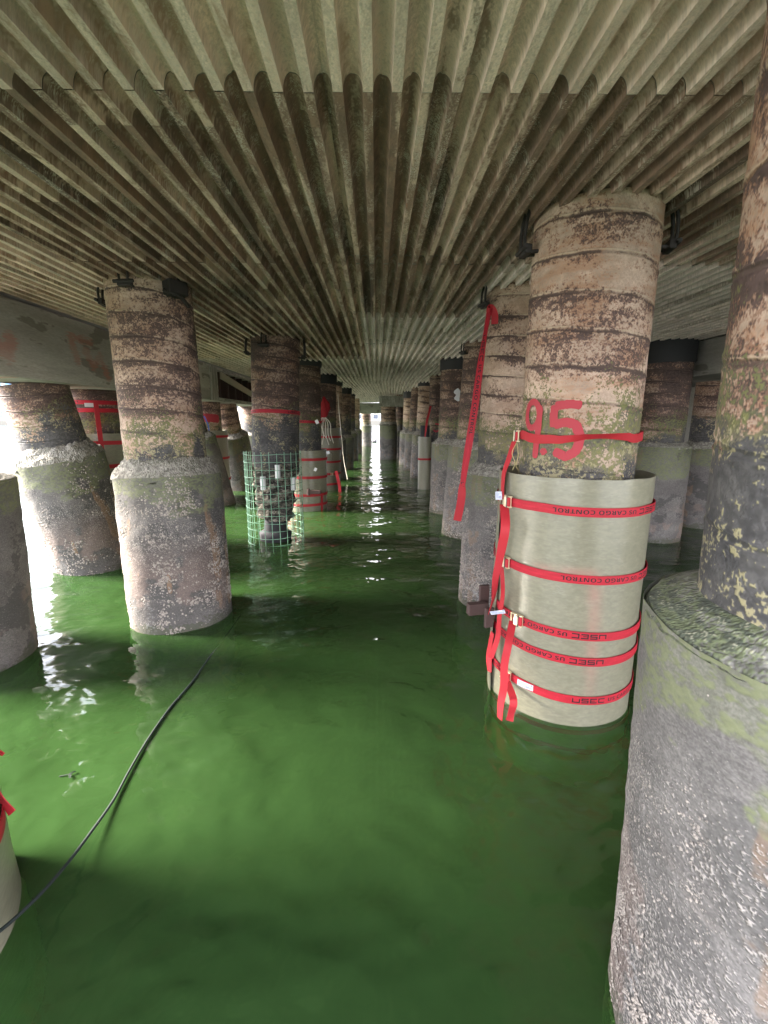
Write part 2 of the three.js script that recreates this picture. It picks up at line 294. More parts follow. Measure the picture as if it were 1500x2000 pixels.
{
  const g = new THREE.BoxGeometry(700, 6, 500); g.translate(0, -3, -120);
  const p = g.attributes.position, uv = g.attributes.uv;
  for (let i = 0; i < p.count; i++) uv.setXY(i, p.getX(i) / 2.6, p.getZ(i) / 1.9);
  tag(mesh('water', g, mats.water), 'murky green water under the pier and beyond it', null, null, 'structure');
  const s = new THREE.PlaneGeometry(690, 490).rotateX(-Math.PI / 2).translate(0, -3, -120);
  tag(mesh('seabed', s, std({ color: rgb(0.06, 0.09, 0.03), roughness: 1 })), null, null, null, 'structure');
}

// ------------------------------------------------------------------ pier deck: corrugated soffit panels under a slab
const PITCHX = 0.0914, X0 = 0.023;
const bend = (F) => (F > 12.6 ? (F - 12.6) * 0.034 : 0);
function corrugated(k0, k1, F0, F1, rows, dy, uvo) {
  const prof = [-0.5, -0.44, -0.38, -0.32, -0.26, -0.215, -0.185, -0.17, -0.17, -0.09, 0, 0.09, 0.17, 0.17, 0.185, 0.215, 0.26, 0.32, 0.38, 0.44];
  const dep = (t) => { const a = Math.abs(t); if (a <= 0.17) return 0; const s = (a - 0.17) / 0.33; return 0.05 * Math.sqrt(1 - (1 - s) ** 2.4); };
  const pos = [], uvs = [], idx = [], xs = [], hs = [];
  for (let k = k0; k < k1; k++) prof.forEach((t, i) => { xs.push(X0 + PITCHX * (k + 0.5 + t) + 0.004 * (hash(k * 3 + 1) - 0.5) * (Math.abs(t) < 0.3 ? 1 : 0)); hs.push(dep(t) * (0.9 + 0.2 * hash(k * 7 + 2))); });
  xs.push(X0 + PITCHX * k1); hs.push(0.05);
  const n = xs.length;
  for (let j = 0; j <= rows; j++) {
    const F = lerp(F0, F1, j / rows);
    for (let i = 0; i < n; i++) {
      const w = (N16(xs[i] / 5 + 0.3, F / 6) - 0.5) * 0.003;
      pos.push(xs[i] + bend(F) + (N32(xs[i] / 6, F / 5) - 0.5) * 0.0015, DECK + dy + hs[i] + w, -F); uvs.push(xs[i] / 1.9 + uvo[0], F / 1.7 + uvo[1]);
    }
  }
  for (let j = 0; j < rows; j++) for (let i = 0; i < n - 1; i++) { if (xs[i + 1] - xs[i] < 1e-5) continue; const a = j * n + i, b = a + 1, c = a + n, d = c + 1; idx.push(a, b, d, a, d, c); }
  const g = new THREE.BufferGeometry(); g.setAttribute('position', new THREE.Float32BufferAttribute(pos, 3)); g.setAttribute('uv', new THREE.Float32BufferAttribute(uvs, 2)); g.setIndex(idx); g.computeVertexNormals();
  return g;
}
{
  const deck = thing('pier_deck', 'concrete pier deck overhead with ribbed corrugated soffit panels', 'deck');
  const cols = [-33, -22, -12, -2, 9, 20, 32, 45];
  const tone = (r, c) => { // rows from the camera outwards, columns from left to right
    if (r <= 1) return 'clean';
    if (r === 2) return c === 0 ? 'clean' : c === 5 || c === 6 ? 'clean' : 'brown';
    if (r === 3) return c <= 0 ? 'clean' : c >= 4 ? 'white' : 'brown';
    if (r === 4 || r === 5) return c <= 0 ? 'clean' : c <= 2 ? 'brown' : 'white';
    return 'white';
  };
  for (let r = 0; r < 19; r++) {
    const F0 = r === 0 ? -0.5 : 0.07 + (r - 1) * 1.555, F1 = 0.07 + r * 1.555;
    for (let c = 0; c < cols.length - 1; c++) mesh('soffit_panel', corrugated(cols[c], cols[c + 1], F0, F1 - 0.003, r < 6 ? 10 : 4, (hash(r * 17 + c) - 0.5) * 0.008, [hash(r * 5 + c * 13) * 3, hash(r * 29 + c * 7) * 3]), deckMats[tone(r, c)], deck);
  }
  mesh('slab', box(13.2, 0.5, 28.9, 2.9, DECK + 0.065 + 0.25, -13.9), mats.concrete, deck);
  mesh('flat_soffit', box(4.4, 0.06, 28, 7.4, DECK, -13.2), mats.concrete, deck);
}
// edge beams: rows of piles carry them
function beamUV(g, len, h, z0, y0) { const p = g.attributes.position, n = g.attributes.normal, uv = g.attributes.uv; for (let i = 0; i < p.count; i++) { const side = Math.abs(n.getX(i)) > 0.5; uv.setXY(i, (side || Math.abs(n.getY(i)) > 0.5) ? (-p.getZ(i) - z0) / len : p.getX(i) / 4, side ? (p.getY(i) - y0) / h : p.getX(i) / 4 + 0.3); } return g; }
{
  const beam = thing('edge_beam', 'long grey concrete edge beam on the left with faded red spray marks', 'beam', 'pier beams');
  // segments either side of the recess, then the recess with its steel ribs
  const seg = (F0, F1) => { const g = box(0.62, 0.64, F1 - F0, -3.34, 2.30, -(F0 + F1) / 2, 0.015); return beamUV(g, 16, 0.64, 0, 1.98); };
  mesh('concrete_body', seg(-0.9, 9.02), mats.beam, beam);
  mesh('concrete_body', seg(12.0, 28), mats.beam, beam);
  mesh('recess_back', beamUV(box(0.3, 0.6, 2.98, -3.5, 2.3, -10.51), 16, 0.64, 0, 1.98), mats.concrete, beam);
  mesh('recess_sill', box(0.6, 0.07, 2.98, -3.34, 2.018, -10.51), mats.concrete, beam);
  mesh('recess_lintel', box(0.6, 0.07, 2.98, -3.34, 2.582, -10.51), mats.concrete, beam);
  for (let i = 0; i < 6; i++) mesh('steel_rib', box(0.20, 0.49, 0.045, -3.17, 2.3, -(9.25 + i * 0.5)), mats.rustySteel, beam);
  const pl = box(0.03, 0.13, 2.3); pl.rotateX(-0.11); pl.translate(-3.05, 2.36, -10.4); mesh('loose_plank', pl, mats.cement, beam);
  mesh('pilaster', box(0.66, 0.62, 0.28, -3.325, 2.30, -8.72), mats.concrete, beam);
  const rb = thing('longitudinal_beam', 'grey concrete beam on the right beyond the dark collared pile', 'beam', 'pier beams');
  mesh('concrete_body', beamUV(box(1.1, 0.44, 28.8, 4.72, 2.405, -13.5, 0.015), 16, 0.44, 0, 2.18), mats.concrete, rb);
  const c1 = thing('cross_beam', 'pale concrete cap beam over the far middle pile', 'beam', 'pier beams');
  mesh('concrete_body', box(1.0, 0.42, 0.7, 0.62, 2.36, -18.9, 0.02), mats.concrete, c1);
  const c2 = thing('cross_beam', 'concrete beam across the far end of the pier above bright water', 'beam', 'pier beams');
  mesh('concrete_body', box(8.6, 0.62, 0.7, 1.2, 2.30, -27.6, 0.02), mats.concrete, c2);
}

// ------------------------------------------------------------------ piles
// closed-ended tube about local y; profile = [[radius, y], ...]; wob(theta, y) adds to the radius
function turned(profile, seg, wob, vspan, v0 = 0, along = false, lift = null) {
  const pos = [], uv = [], idx = [], m = profile.length, arc = [profile[0][1]];
  for (let j = 1; j < m; j++) arc[j] = along ? arc[j - 1] + Math.hypot(profile[j][0] - profile[j - 1][0], profile[j][1] - profile[j - 1][1]) : profile[j][1];
  for (let j = 0; j < m; j++) for (let i = 0; i <= seg; i++) {
    const th = i / seg * Math.PI * 2, [r0, y] = profile[j], r = Math.max(0.0005, r0 + (wob ? wob(th === Math.PI * 2 ? 0 : th, y, r0) : 0));
    pos.push(Math.sin(th) * r, y + (lift ? lift(i === seg ? 0 : th, r0) : 0), Math.cos(th) * r); uv.push(i / seg, (arc[j] - v0) / vspan);
  }
  for (let j = 0; j < m - 1; j++) for (let i = 0; i < seg; i++) { const a = j * (seg + 1) + i, b = a + 1, c = a + seg + 1, d = c + 1; idx.push(a, b, d, a, d, c); }
  const g = new THREE.BufferGeometry(); g.setAttribute('position', new THREE.Float32BufferAttribute(pos, 3)); g.setAttribute('uv', new THREE.Float32BufferAttribute(uv, 2)); g.setIndex(idx); g.computeVertexNormals();
  const n = g.attributes.normal; // weld the wrap seam
  for (let j = 0; j < m; j++) { const a = j * (seg + 1), b = a + seg; for (const f of ['X', 'Y', 'Z']) { const s = (n['get' + f](a) + n['get' + f](b)) / 2; n['set' + f](a, s); n['set' + f](b, s); } }
  return g;
}
const barnacleGeo = new THREE.CylinderGeometry(0.35, 1, 0.8, 6, 1).translate(0, 0.3, 0);
function barnacles(parent, r, y0, y1, count, seed, size = 0.007, thMid = 0, thHalf = Math.PI) {
  const im = new THREE.InstancedMesh(barnacleGeo, mats.barnacle, count), m = new THREE.Matrix4(), q = new THREE.Quaternion(), up = V(0, 1, 0), c = new THREE.Color();
  let n = 0, tries = 0;
  while (n < count && tries++ < count * 20) {
    const th = thMid + (rnd() * 2 - 1) * thHalf, y = lerp(y0, y1, rnd()), u = th / (Math.PI * 2) + 0.5;
    const den = sstep(0.42, 0.78, 0.55 * N8(u + seed * 0.37, y * 0.5 + seed) + 0.45 * N32(u + seed, y)) * (1 - 0.8 * sstep(y1 - 0.35, y1, y)) + 0.03;
    if (rnd() > den) continue;
    const nrm = V(Math.sin(th), 0, Math.cos(th)), s = size * (0.5 + rnd() * 0.9);
    q.setFromUnitVectors(up, nrm);
    m.compose(nrm.clone().multiplyScalar(r - 0.001).setY(y), q, V(s, s * (0.6 + 0.5 * rnd()), s)); im.setMatrixAt(n, m);
    const k = 0.65 + 0.5 * rnd(); im.setColorAt(n, c.setRGB(k, k * 0.98, k * 0.96)); n++;
  }
  im.count = n; im.name = 'barnacles'; im.userData.kind = 'stuff'; im.castShadow = im.receiveShadow = true; parent.add(im);
}
const BASE = -1.3;
// axis from (xw, fw) at the water to (xt, ft) at height top
function pile(label, o) {
  const { xw, fw, xt = xw, ft = fw, top = DECK + 0.03, r = 0.305, mat, sleeve, collar, seed = 1, fine = true, hooks = [], shaftFrom = null, stub = false, group = 'steel pipe piles under the deck' } = o;
  const a = V(xw, 0, -fw), b = V(xt, top, -ft), dir = b.clone().sub(a).normalize(), len = (top - BASE) / dir.y;
  const base = a.clone().addScaledVector(dir, BASE / dir.y);
  const g = thing('steel_pile', label, 'pile', group, base);
  g.quaternion.setFromUnitVectors(V(0, 1, 0), dir);
  g.userData.axis = { a, dir };
  const L = (y) => (y - BASE) / dir.y; // world height -> local y along the axis
  const rows = [], from = shaftFrom ?? (sleeve ? sleeve.top - 0.15 : -0.5), step = fine ? 0.014 : 0.08;
  for (let y = from; y < top; y += step) rows.push([r, L(y)]);
  rows.push([r, L(top)]);
  const pitch = 0.17;
  const shaft = mesh('shaft', turned(rows, fine ? 96 : 40, (th, ly) => { const q = (ly + BASE + pitch * th / (Math.PI * 2)) / pitch, fr = q - Math.floor(q), d = Math.min(fr, 1 - fr) * pitch; return 0.0035 * Math.exp(-((d - 0.012) ** 2) / 0.00004) - 0.003 * Math.exp(-(d * d) / 0.00002) + 0.004 * (N8(th / 6.283 + seed * 0.13, ly * 0.4) - 0.5); }, SPAN, -BASE), mat, g);
  shaft.rotation.y = hash(seed) * 0.001;
  if (sleeve) {
    const { r: rs = 0.405, top: st = 1.24, mat: sm, bevel = 0.09, barn = 0, barnSize, lump = 1 } = sleeve, pr = [];
    for (let y = BASE + 0.02; y < -0.3; y += 0.2) pr.push([rs, L(y)]);
    for (let y = -0.3; y < st - bevel; y += 0.03) pr.push([rs, L(y)]);
    const edge = L(st - bevel), nb = 16, sh = [];
    pr.push([rs, edge]);
    for (let i = 0; i <= nb; i++) { const t = i / nb; sh.push([lerp(rs - 0.001, r + 0.01, t), edge - 0.012 + (bevel + 0.012) * (t < 0.12 ? t * 2.2 : 0.264 + (t - 0.12) * 0.836)]); }
    sh.push([r - 0.02, L(st + 0.012)]); sh.unshift([rs - 0.02, edge - 0.02]);
    mesh('concrete_sleeve', turned(pr, fine ? 96 : 40, (th, ly) => { const u = th / 6.283; return 0.012 * (N8(u + seed * 0.3, ly * 0.4) - 0.5) + 0.005 * (N32(u + seed * 0.7, ly * 0.6) - 0.5); }, 1.6, L(-0.2), true), sm, g);
    // crusty shoulder of grout on top, overhanging the sleeve here and there
    mesh('grout_shoulder', turned(sh, fine ? 160 : 48, (th, ly, r0) => { const u = th / 6.283; return lump * (0.020 * (N16(u + seed * 0.21, r0 * 1.5) - 0.7) + 0.006 * (N64(u + seed, r0 * 1.2) - 0.6)) + 0.004; }, 0.9, 0, true, (th, r0) => { const u = th / 6.283, k = sstep(rs + 0.001, rs - 0.02, r0); return lump * k * (0.024 * (N16(u * 2 + seed * 0.4, r0 * 2) - 0.5) + 0.008 * (N64(u * 1.5 + seed, r0 * 1.2) - 0.5)) - lump * (1 - k) * 0.03 * sstep(0.5, 0.9, N32(u * 1.5 + seed, 0.3)); }), mats[sleeve.crust ?? 'crust'], g);
    if (barn) barnacles(g, rs, L(-0.05), L(st - 0.12), barn, seed, barnSize ?? 0.007, Math.atan2(-xw, fw), 1.4);
  }
  if (collar) mesh('dark_collar', turned([[r + 0.012, L(top - collar)], [r + 0.02, L(top - collar + 0.01)], [r + 0.02, L(top)]], fine ? 64 : 40, (th, ly) => 0.008 * (N16(th / 6.283, ly) - 0.5), 1), mats.collar, g);
  // ragged grout where the pile meets the ribs
  if (collar) mesh('grout_ring', turned([[r - 0.01, L(top - 0.05)], [r + 0.006, L(top - 0.04)], [r + 0.007, L(top - 0.015)], [r + 0.008, L(top)]], 48, (th, ly) => 0.012 * (N32(th / 6.283 + seed, ly) - 0.7), 1), collar ? mats.collar : mats.cement, g);
  if (stub) mesh('flat_cap', new THREE.CylinderGeometry(r + 0.01, r + 0.01, 0.05, 48).translate(0, L(top), 0), mats.crust, g);
  for (const [deg, drop, kind] of hooks) { // bent bars hung from the deck and pinned into the pile
    const h = new THREE.Group(); h.name = 'hanger'; h.rotation.y = deg * Math.PI / 180; h.position.y = L(top); g.add(h);
    for (const dx of [-0.028, 0.028]) mesh('rod', tube([V(dx, 0.02, r + 0.055), V(dx * 1.1, -drop * 0.4, r + 0.07), V(dx, -drop, r + 0.06), V(dx, -drop - 0.005, r - 0.03)], 0.009, 16, 6), mats.rod, h);
    mesh('clamp', box(0.10, 0.045, 0.035, 0, -drop, r + 0.055, 0.006), mats.rod, h);
    if (kind === 'big') { mesh('plate', box(0.15, 0.10, 0.10, 0.01, -0.10, r + 0.05, 0.012), mats.rod, h); mesh('pin', tube([V(-0.09, -drop + 0.01, r + 0.06), V(0.03, -drop - 0.02, r + 0.08), V(0.10, -drop - 0.07, r + 0.05)], 0.013, 8, 6), mats.rod, h); }
    mesh('bolt', new THREE.CylinderGeometry(0.012, 0.012, 0.14, 6).rotateZ(Math.PI / 2).translate(0, -drop + 0.005, r + 0.075), mats.rod, h);
  }
  return g;
}
const P = {};
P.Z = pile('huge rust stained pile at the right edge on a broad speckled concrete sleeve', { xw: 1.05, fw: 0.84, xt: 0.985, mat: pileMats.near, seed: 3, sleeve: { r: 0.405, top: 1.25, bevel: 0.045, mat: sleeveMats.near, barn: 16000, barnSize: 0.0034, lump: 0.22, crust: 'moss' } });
P.B = pile('cream and rust pile with the red number 9.5 painted above a pale jacket', { xw: 1.12, fw: 2.55, xt: 1.135, mat: pileMats.numbered, seed: 11, shaftFrom: -0.5, hooks: [[-88, 0.17], [78, 0.16]] });
P.C = pile('cream banded pile just behind the numbered pile with a long red strap hanging on it', { xw: 1.17, fw: 3.93, xt: 1.22, mat: pileMats.pale, seed: 33, sleeve: { r: 0.405, top: 1.26, mat: sleeveMats.row, barn: 5000, barnSize: 0.006 }, hooks: [[-75, 0.13]] });
P.D = pile('dark stained pile third back from the camera in the right row after the numbered pile', { xw: 1.37, fw: 6.42, xt: 1.51, mat: pileMats.dark, seed: 5, sleeve: { top: 1.34, mat: sleeveMats.row, barn: 2500 }, hooks: [[-70, 0.16]] });
P.E = pile('right row pile with a black collar at its top and a pale paint splash', { xw: 1.38, fw: 8.07, xt: 1.43, mat: pileMats.dark, seed: 6, collar: 0.2, sleeve: { top: 1.3, mat: sleeveMats.row, barn: 1200, barnSize: 0.008 } });
P.F = pile('slim gapped pile with faint red paint beside the narrow pale jacket', { xw: 1.57, fw: 11.0, mat: pileMats.dark, seed: 7, fine: false, sleeve: { top: 1.1, mat: sleeveMats.plain } });
P.G = pile('right row pile directly beyond the narrow pale jacket', { xw: 1.38, fw: 13.0, xt: 1.5, mat: pileMats.pale, seed: 8, fine: false, collar: 0.12, sleeve: { top: 1.3, mat: sleeveMats.row, barn: 500, barnSize: 0.012 } });
P.H = pile('right row pile second beyond the narrow pale jacket', { xw: 1.31, fw: 15.05, xt: 1.45, mat: pileMats.dark, seed: 9, fine: false, sleeve: { top: 1.25, mat: sleeveMats.row } });
P.I = pile('right row pile with a black collar third beyond the narrow pale jacket', { xw: 1.25, fw: 16.9, xt: 1.32, mat: pileMats.pale, seed: 10, fine: false, collar: 0.25, sleeve: { top: 1.25, mat: sleeveMats.plain } });
P.J = pile('farthest countable pile of the right row next to the far cap beam', { xw: 1.12, fw: 19.6, mat: pileMats.dark, seed: 12, fine: false, sleeve: { top: 1.2, mat: sleeveMats.row } });
P.far1 = pile('far middle pile standing in front of the bright opening under the cap beam', { xw: 0.50, fw: 18.9, top: 2.17, mat: pileMats.left, seed: 13, fine: false, sleeve: { r: 0.36, top: 1.55, mat: sleeveMats.plain } });
P.far2 = pile('farthest small pile left of the bright opening at the end of the pier', { xw: -0.62, fw: 28.4, top: 2.3, mat: pileMats.left, seed: 14, fine: false, sleeve: { r: 0.35, top: 1.35, mat: sleeveMats.plain } });

P.Y0 = pile('pile inside the pale jacket at the lower left corner of the view', { xw: -1.58, fw: 1.06, xt: -1.72, mat: pileMats.left, seed: 15, shaftFrom: -0.5 });
P.A = pile('large cream and brown banded pile on a barnacled concrete sleeve at left', { xw: -1.67, fw: 3.66, xt: -1.755, ft: 3.8, mat: pileMats.left, seed: 21, sleeve: { r: 0.405, top: 1.32, bevel: 0.13, mat: sleeveMats.left, barn: 4200, barnSize: 0.0065, lump: 1.2 }, hooks: [[0, 0.1], [52, 0.14, 'big'], [-88, 0.12]] });
P.K = pile('brown pile in the left row directly behind the wire mesh cage', { xw: -1.35, fw: 8.4, xt: -1.29, mat: pileMats.dark, seed: 22, collar: 0.1, shaftFrom: -0.5 });
P.M = pile('left row pile with black collar and a red bag tied to it', { xw: -1.28, fw: 10.8, xt: -1.225, mat: pileMats.dark, seed: 23, collar: 0.22, shaftFrom: -0.5, fine: false });
P.N = pile('left row pile just beyond the farther strapped jacket', { xw: -1.26, fw: 12.7, xt: -1.23, mat: pileMats.pale, seed: 24, fine: false, collar: 0.12, sleeve: { r: 0.4, top: 1.2, mat: sleeveMats.plain } });
P.O = pile('left row pile second beyond the farther strapped jacket', { xw: -1.17, fw: 15.2, xt: -1.11, mat: pileMats.black, seed: 25, fine: false, collar: 0.2, sleeve: { r: 0.4, top: 1.15, mat: sleeveMats.plain } });
P.Q = pile('left row pile third beyond the farther strapped jacket', { xw: -1.15, fw: 18.6, mat: pileMats.dark, seed: 26, fine: false, collar: 0.1, sleeve: { top: 1.2, mat: sleeveMats.plain } });
P.S = pile('last pile of the left row before the far opening', { xw: -1.1, fw: 22.4, mat: pileMats.pale, seed: 27, fine: false, sleeve: { top: 1.2, mat: sleeveMats.plain } });

P.L1 = pile('shaded flat topped concrete stub at the left edge of the view', { xw: -2.87, fw: 2.9, xt: -2.83, top: 1.27, mat: pileMats.black, seed: 28, group: 'raking piles under the edge beam', sleeve: { r: 0.42, top: 1.29, bevel: 0.03, mat: sleeveMats.plain, lump: 0.15 }, stub: true });
P.L2 = pile('raking pile under the left edge beam with a lumpy sleeve top', { xw: -3.22, fw: 5.05, xt: -3.46, ft: 4.75, top: 2.0, mat: pileMats.black, seed: 29, group: 'raking piles under the edge beam', sleeve: { r: 0.42, top: 1.38, bevel: 0.14, mat: sleeveMats.left, barn: 1500, lump: 1.4 } });
P.L3 = pile('dark pile with two red straps behind the raking pile under the left beam', { xw: -3.5, fw: 5.75, top: 2.0, mat: pileMats.dark, seed: 30, shaftFrom: -0.5, group: 'raking piles under the edge beam' });
P.L5 = pile('strongly raking dark pile half hidden behind the large cream pile', { xw: -3.25, fw: 8.9, xt: -3.62, ft: 8.6, top: 2.0, mat: pileMats.black, seed: 31, group: 'raking piles under the edge beam', sleeve: { r: 0.42, top: 1.36, mat: sleeveMats.plain } });
P.L6 = pile('pile with red and blue marks under the recess of the left beam', { xw: -3.5, fw: 9.5, top: 2.0, mat: pileMats.left, seed: 32, shaftFrom: -0.5, group: 'raking piles under the edge beam' });
P.L7 = pile('raking cream pile with a rough sleeve just left of the wire cage', { xw: -3.28, fw: 10.9, xt: -3.45, ft: 10.4, top: 2.0, mat: pileMats.left, seed: 34, group: 'raking piles under the edge beam', sleeve: { r: 0.42, top: 1.36, mat: sleeveMats.row, barn: 700, barnSize: 0.009 } });
P.L8 = pile('dark pile farthest along the left beam beside the wire cage', { xw: -3.4, fw: 12.6, top: 2.0, mat: pileMats.black, seed: 35, fine: false, group: 'raking piles under the edge beam', sleeve: { r: 0.42, top: 1.3, mat: sleeveMats.row } });
P.R1 = pile('purple brown pile with a tall black collar in the shade at right', { xw: 3.87, fw: 6.2, mat: pileMats.dark, seed: 36, collar: 0.3, sleeve: { r: 0.41, top: 1.33, bevel: 0.05, mat: sleeveMats.plain, lump: 0.4 }, hooks: [[70, 0.25]] });
P.R2 = pile('nearly black pile under the right beam beside the collared pile', { xw: 5.15, fw: 6.9, top: 2.2, mat: pileMats.black, seed: 37, sleeve: { r: 0.40, top: 1.3, mat: sleeveMats.plain } });

// the wasted pile inside the green cage
{
  const g = pile('pile wasted away to a thin core inside a green wire mesh cage', { xw: -1.40, fw: 6.1, xt: -1.28, mat: pileMats.black, seed: 38, shaftFrom: 1.02, hooks: [[-10, 0.14], [-88, 0.2], [85, 0.22]] });
  const L = (y) => (y - BASE) / g.userData.axis.dir.y;
  mesh('exposed_grout', turned([[0.20, L(0.30)], [0.22, L(0.45)], [0.235, L(0.62)], [0.245, L(0.8)], [0.26, L(0.98)], [0.27, L(1.08)]].flatMap(([r, y], i, a) => i ? [0.25, 0.5, 0.75, 1].map((t) => [lerp(a[i - 1][0], r, t), lerp(a[i - 1][1], y, t)]) : [[r, y]]), 64, (th, y) => 0.10 * (N16(th / 6.283, y * 0.5) - 0.5) + 0.05 * (N64(th / 6.283, y * 0.6) - 0.5), 0.6), mats.rot, g);
  mesh('core', turned([[0.165, L(BASE)], [0.165, L(-0.2)], [0.16, L(0.1)], [0.155, L(0.38)]], 40, (th, y) => 0.012 * (N16(th / 6.283, y) - 0.5), 1), mats.collar, g);
  mesh('core_ring', turned([[0.16, L(-0.02)], [0.21, L(0.0)], [0.22, L(0.10)], [0.17, L(0.14)]], 40, (th, y) => 0.02 * (N16(th / 6.283, y) - 0.5), 1), mats.collar, g);
  P.cage = g;
  const c = thing('wire_mesh_cage', 'green wire mesh cage standing round the wasted pile', 'cage', null, V(-1.39, -0.35, -6.1));
  const R = 0.372, H = 1.56, nv = 24, nr = 15;
  for (let i = 0; i < nv; i++) { const th = (i + 0.35) / nv * Math.PI * 2, s = 0.006 * (hash(i) - 0.5); mesh('vertical_wire', tube([V(Math.sin(th) * R, 0, Math.cos(th) * R), V(Math.sin(th + s) * (R + s), H * 0.5, Math.cos(th + s) * R), V(Math.sin(th) * R, H + 0.02 * hash(i + 9), Math.cos(th) * R)], 0.0042, 6, 5), mats.greenWire, c); }
  for (let j = 0; j < nr; j++) { const y = H - 0.015 - j * 0.0995, pts = []; for (let i = 0; i < 20; i++) { const th = i / 20 * Math.PI * 2; pts.push(V(Math.sin(th) * (R + 0.005), y + 0.006 * Math.sin(th * 3 + j), Math.cos(th) * (R + 0.005))); } mesh('ring_wire', tube(pts, 0.0036, 60, 5, true), mats.greenWire, c); }
  // pipe spacers clipped to the mesh
  for (const [deg, y] of [[-12, 0.83 + 0.35], [22, 0.98 + 0.35], [62, 0.80 + 0.35]]) { const th = deg * Math.PI / 180; mesh('pipe_spacer', new THREE.CylinderGeometry(0.034, 0.034, 0.17, 20, 1, false).translate(Math.sin(th) * (R - 0.045), y, Math.cos(th) * (R - 0.045)), mats.pvc, c); }
}

// paint on piles: thin patches that follow the round surface. strokes in metres: x round the pile, y up
function paintOn(g, name, strokes, thc, yc, material, w = 0.03, r = 0.305, parent = g) {
  const geos = [], L = (y) => (y - BASE) / g.userData.axis.dir.y, rr = r + 0.0065;
  for (const [pts, wide = w] of strokes) {
    const curve = new THREE.CatmullRomCurve3(pts.map(([x, y]) => V(x, y, 0)), false, 'catmullrom', 0.3), n = Math.max(8, pts.length * 7), pos = [], idx = [], uv = [];
    for (let i = 0; i <= n; i++) {
      const p = curve.getPoint(i / n), t = curve.getTangent(i / n), e = Math.min(i, n - i) === 0 ? 0.45 : Math.min(i, n - i) === 1 ? 0.85 : 1;
      for (let k = 0; k <= 4; k++) {
        const s = (k / 4 - 0.5) * wide * e * (1 + 0.16 * (hash(i * 13 + k * 0 + (k > 2 ? 5 : 1)) - 0.5)), x = p.x - t.y * s, y = p.y + t.x * s, th = thc + x / rr;
        pos.push(Math.sin(th) * rr, L(yc + y), Math.cos(th) * rr); uv.push(i / n, k / 4);
      }
    }
    for (let i = 0; i < n; i++) for (let k = 0; k < 4; k++) { const a = i * 5 + k; idx.push(a, a + 5, a + 6, a, a + 6, a + 1); }
    const gg = new THREE.BufferGeometry(); gg.setAttribute('position', new THREE.Float32BufferAttribute(pos, 3)); gg.setAttribute('uv', new THREE.Float32BufferAttribute(uv, 2)); gg.setIndex(idx); gg.computeVertexNormals(); geos.push(gg);
  }
  return mesh(name, mergeGeometries(geos), material, parent);
}
{
  const th = Math.atan2(-1.12, 2.55);
  const arc = (cx, cy, rx, ry, a0, a1, n = 10) => Array.from({ length: n + 1 }, (_, i) => { const a = lerp(a0, a1, i / n) * Math.PI / 180; return [cx + Math.cos(a) * rx, cy + Math.sin(a) * ry]; });
  paintOn(P.B, 'painted_digit', [[arc(-0.257, 0.082, 0.050, 0.068, -20, 345, 14), 0.034], [[[-0.205, 0.13], [-0.206, 0.03], [-0.213, -0.06], [-0.216, -0.145]], 0.038]], th, 1.572, mats.redPaint).userData.label = 'red spray painted digit nine';
  paintOn(P.B, 'painted_point', [[[[-0.172, -0.118], [-0.165, -0.105], [-0.155, -0.12]], 0.036]], th, 1.572, mats.redPaint);
  paintOn(P.B, 'painted_digit', [[[[0.010, 0.128], [-0.05, 0.134], [-0.118, 0.125]], 0.042], [[[-0.118, 0.13], [-0.122, 0.07], [-0.116, 0.02]], 0.042], [[[-0.118, 0.03], [-0.06, 0.045], [-0.01, 0.03], [0.014, -0.03], [0.0, -0.095], [-0.045, -0.125], [-0.108, -0.10]], 0.046]], th, 1.572, mats.redPaint).userData.label = 'red spray painted digit five';
  // faint red lettering on the slim far pile, a splash of pale paint, blue and red marks on the beam pile
  const t2 = Math.atan2(-1.57, 11);
  paintOn(P.F, 'painted_mark', [[[[-0.16, 0.12], [-0.05, 0.1], [-0.02, 0.0], [-0.12, -0.06], [-0.2, -0.03]], 0.04], [[[-0.03, 0.2], [0.02, 0.12], [-0.02, 0.08]], 0.035], [arc(0.1, -0.06, 0.05, 0.09, 0, 360, 12), 0.03]], t2, 1.42, mats.redPaint);
  paintOn(P.E, 'paint_splash', [[[[-0.04, 0.1], [0.03, 0.02], [-0.02, -0.07]], 0.10], [[[0.04, 0.06], [0.0, -0.08]], 0.06]], Math.atan2(-1.4, 8), 2.02, mats.whiteTag);
  paintOn(P.H, 'paint_splash', [[[[-0.04, 0.1], [0.03, 0.02], [-0.02, -0.07]], 0.10]], Math.atan2(-1.4, 15), 1.85, mats.whiteTag);
  const t6 = Math.atan2(3.5, 9.5);
  paintOn(P.L6, 'painted_band', [[[[-0.3, 0.02], [0, 0.0], [0.3, -0.02]], 0.16]], t6, 1.67, mats.redPaint);
  paintOn(P.L6, 'painted_line', [[[[-0.02, 0.12], [0.04, -0.05], [0.05, -0.2]], 0.024], [[[-0.10, 0.1], [-0.06, 0.12], [-0.02, 0.11]], 0.02], [[[-0.08, -0.2], [-0.06, 0.05]], 0.025]], t6, 1.58, mats.bluePaint, 0.02, 0.306);
}

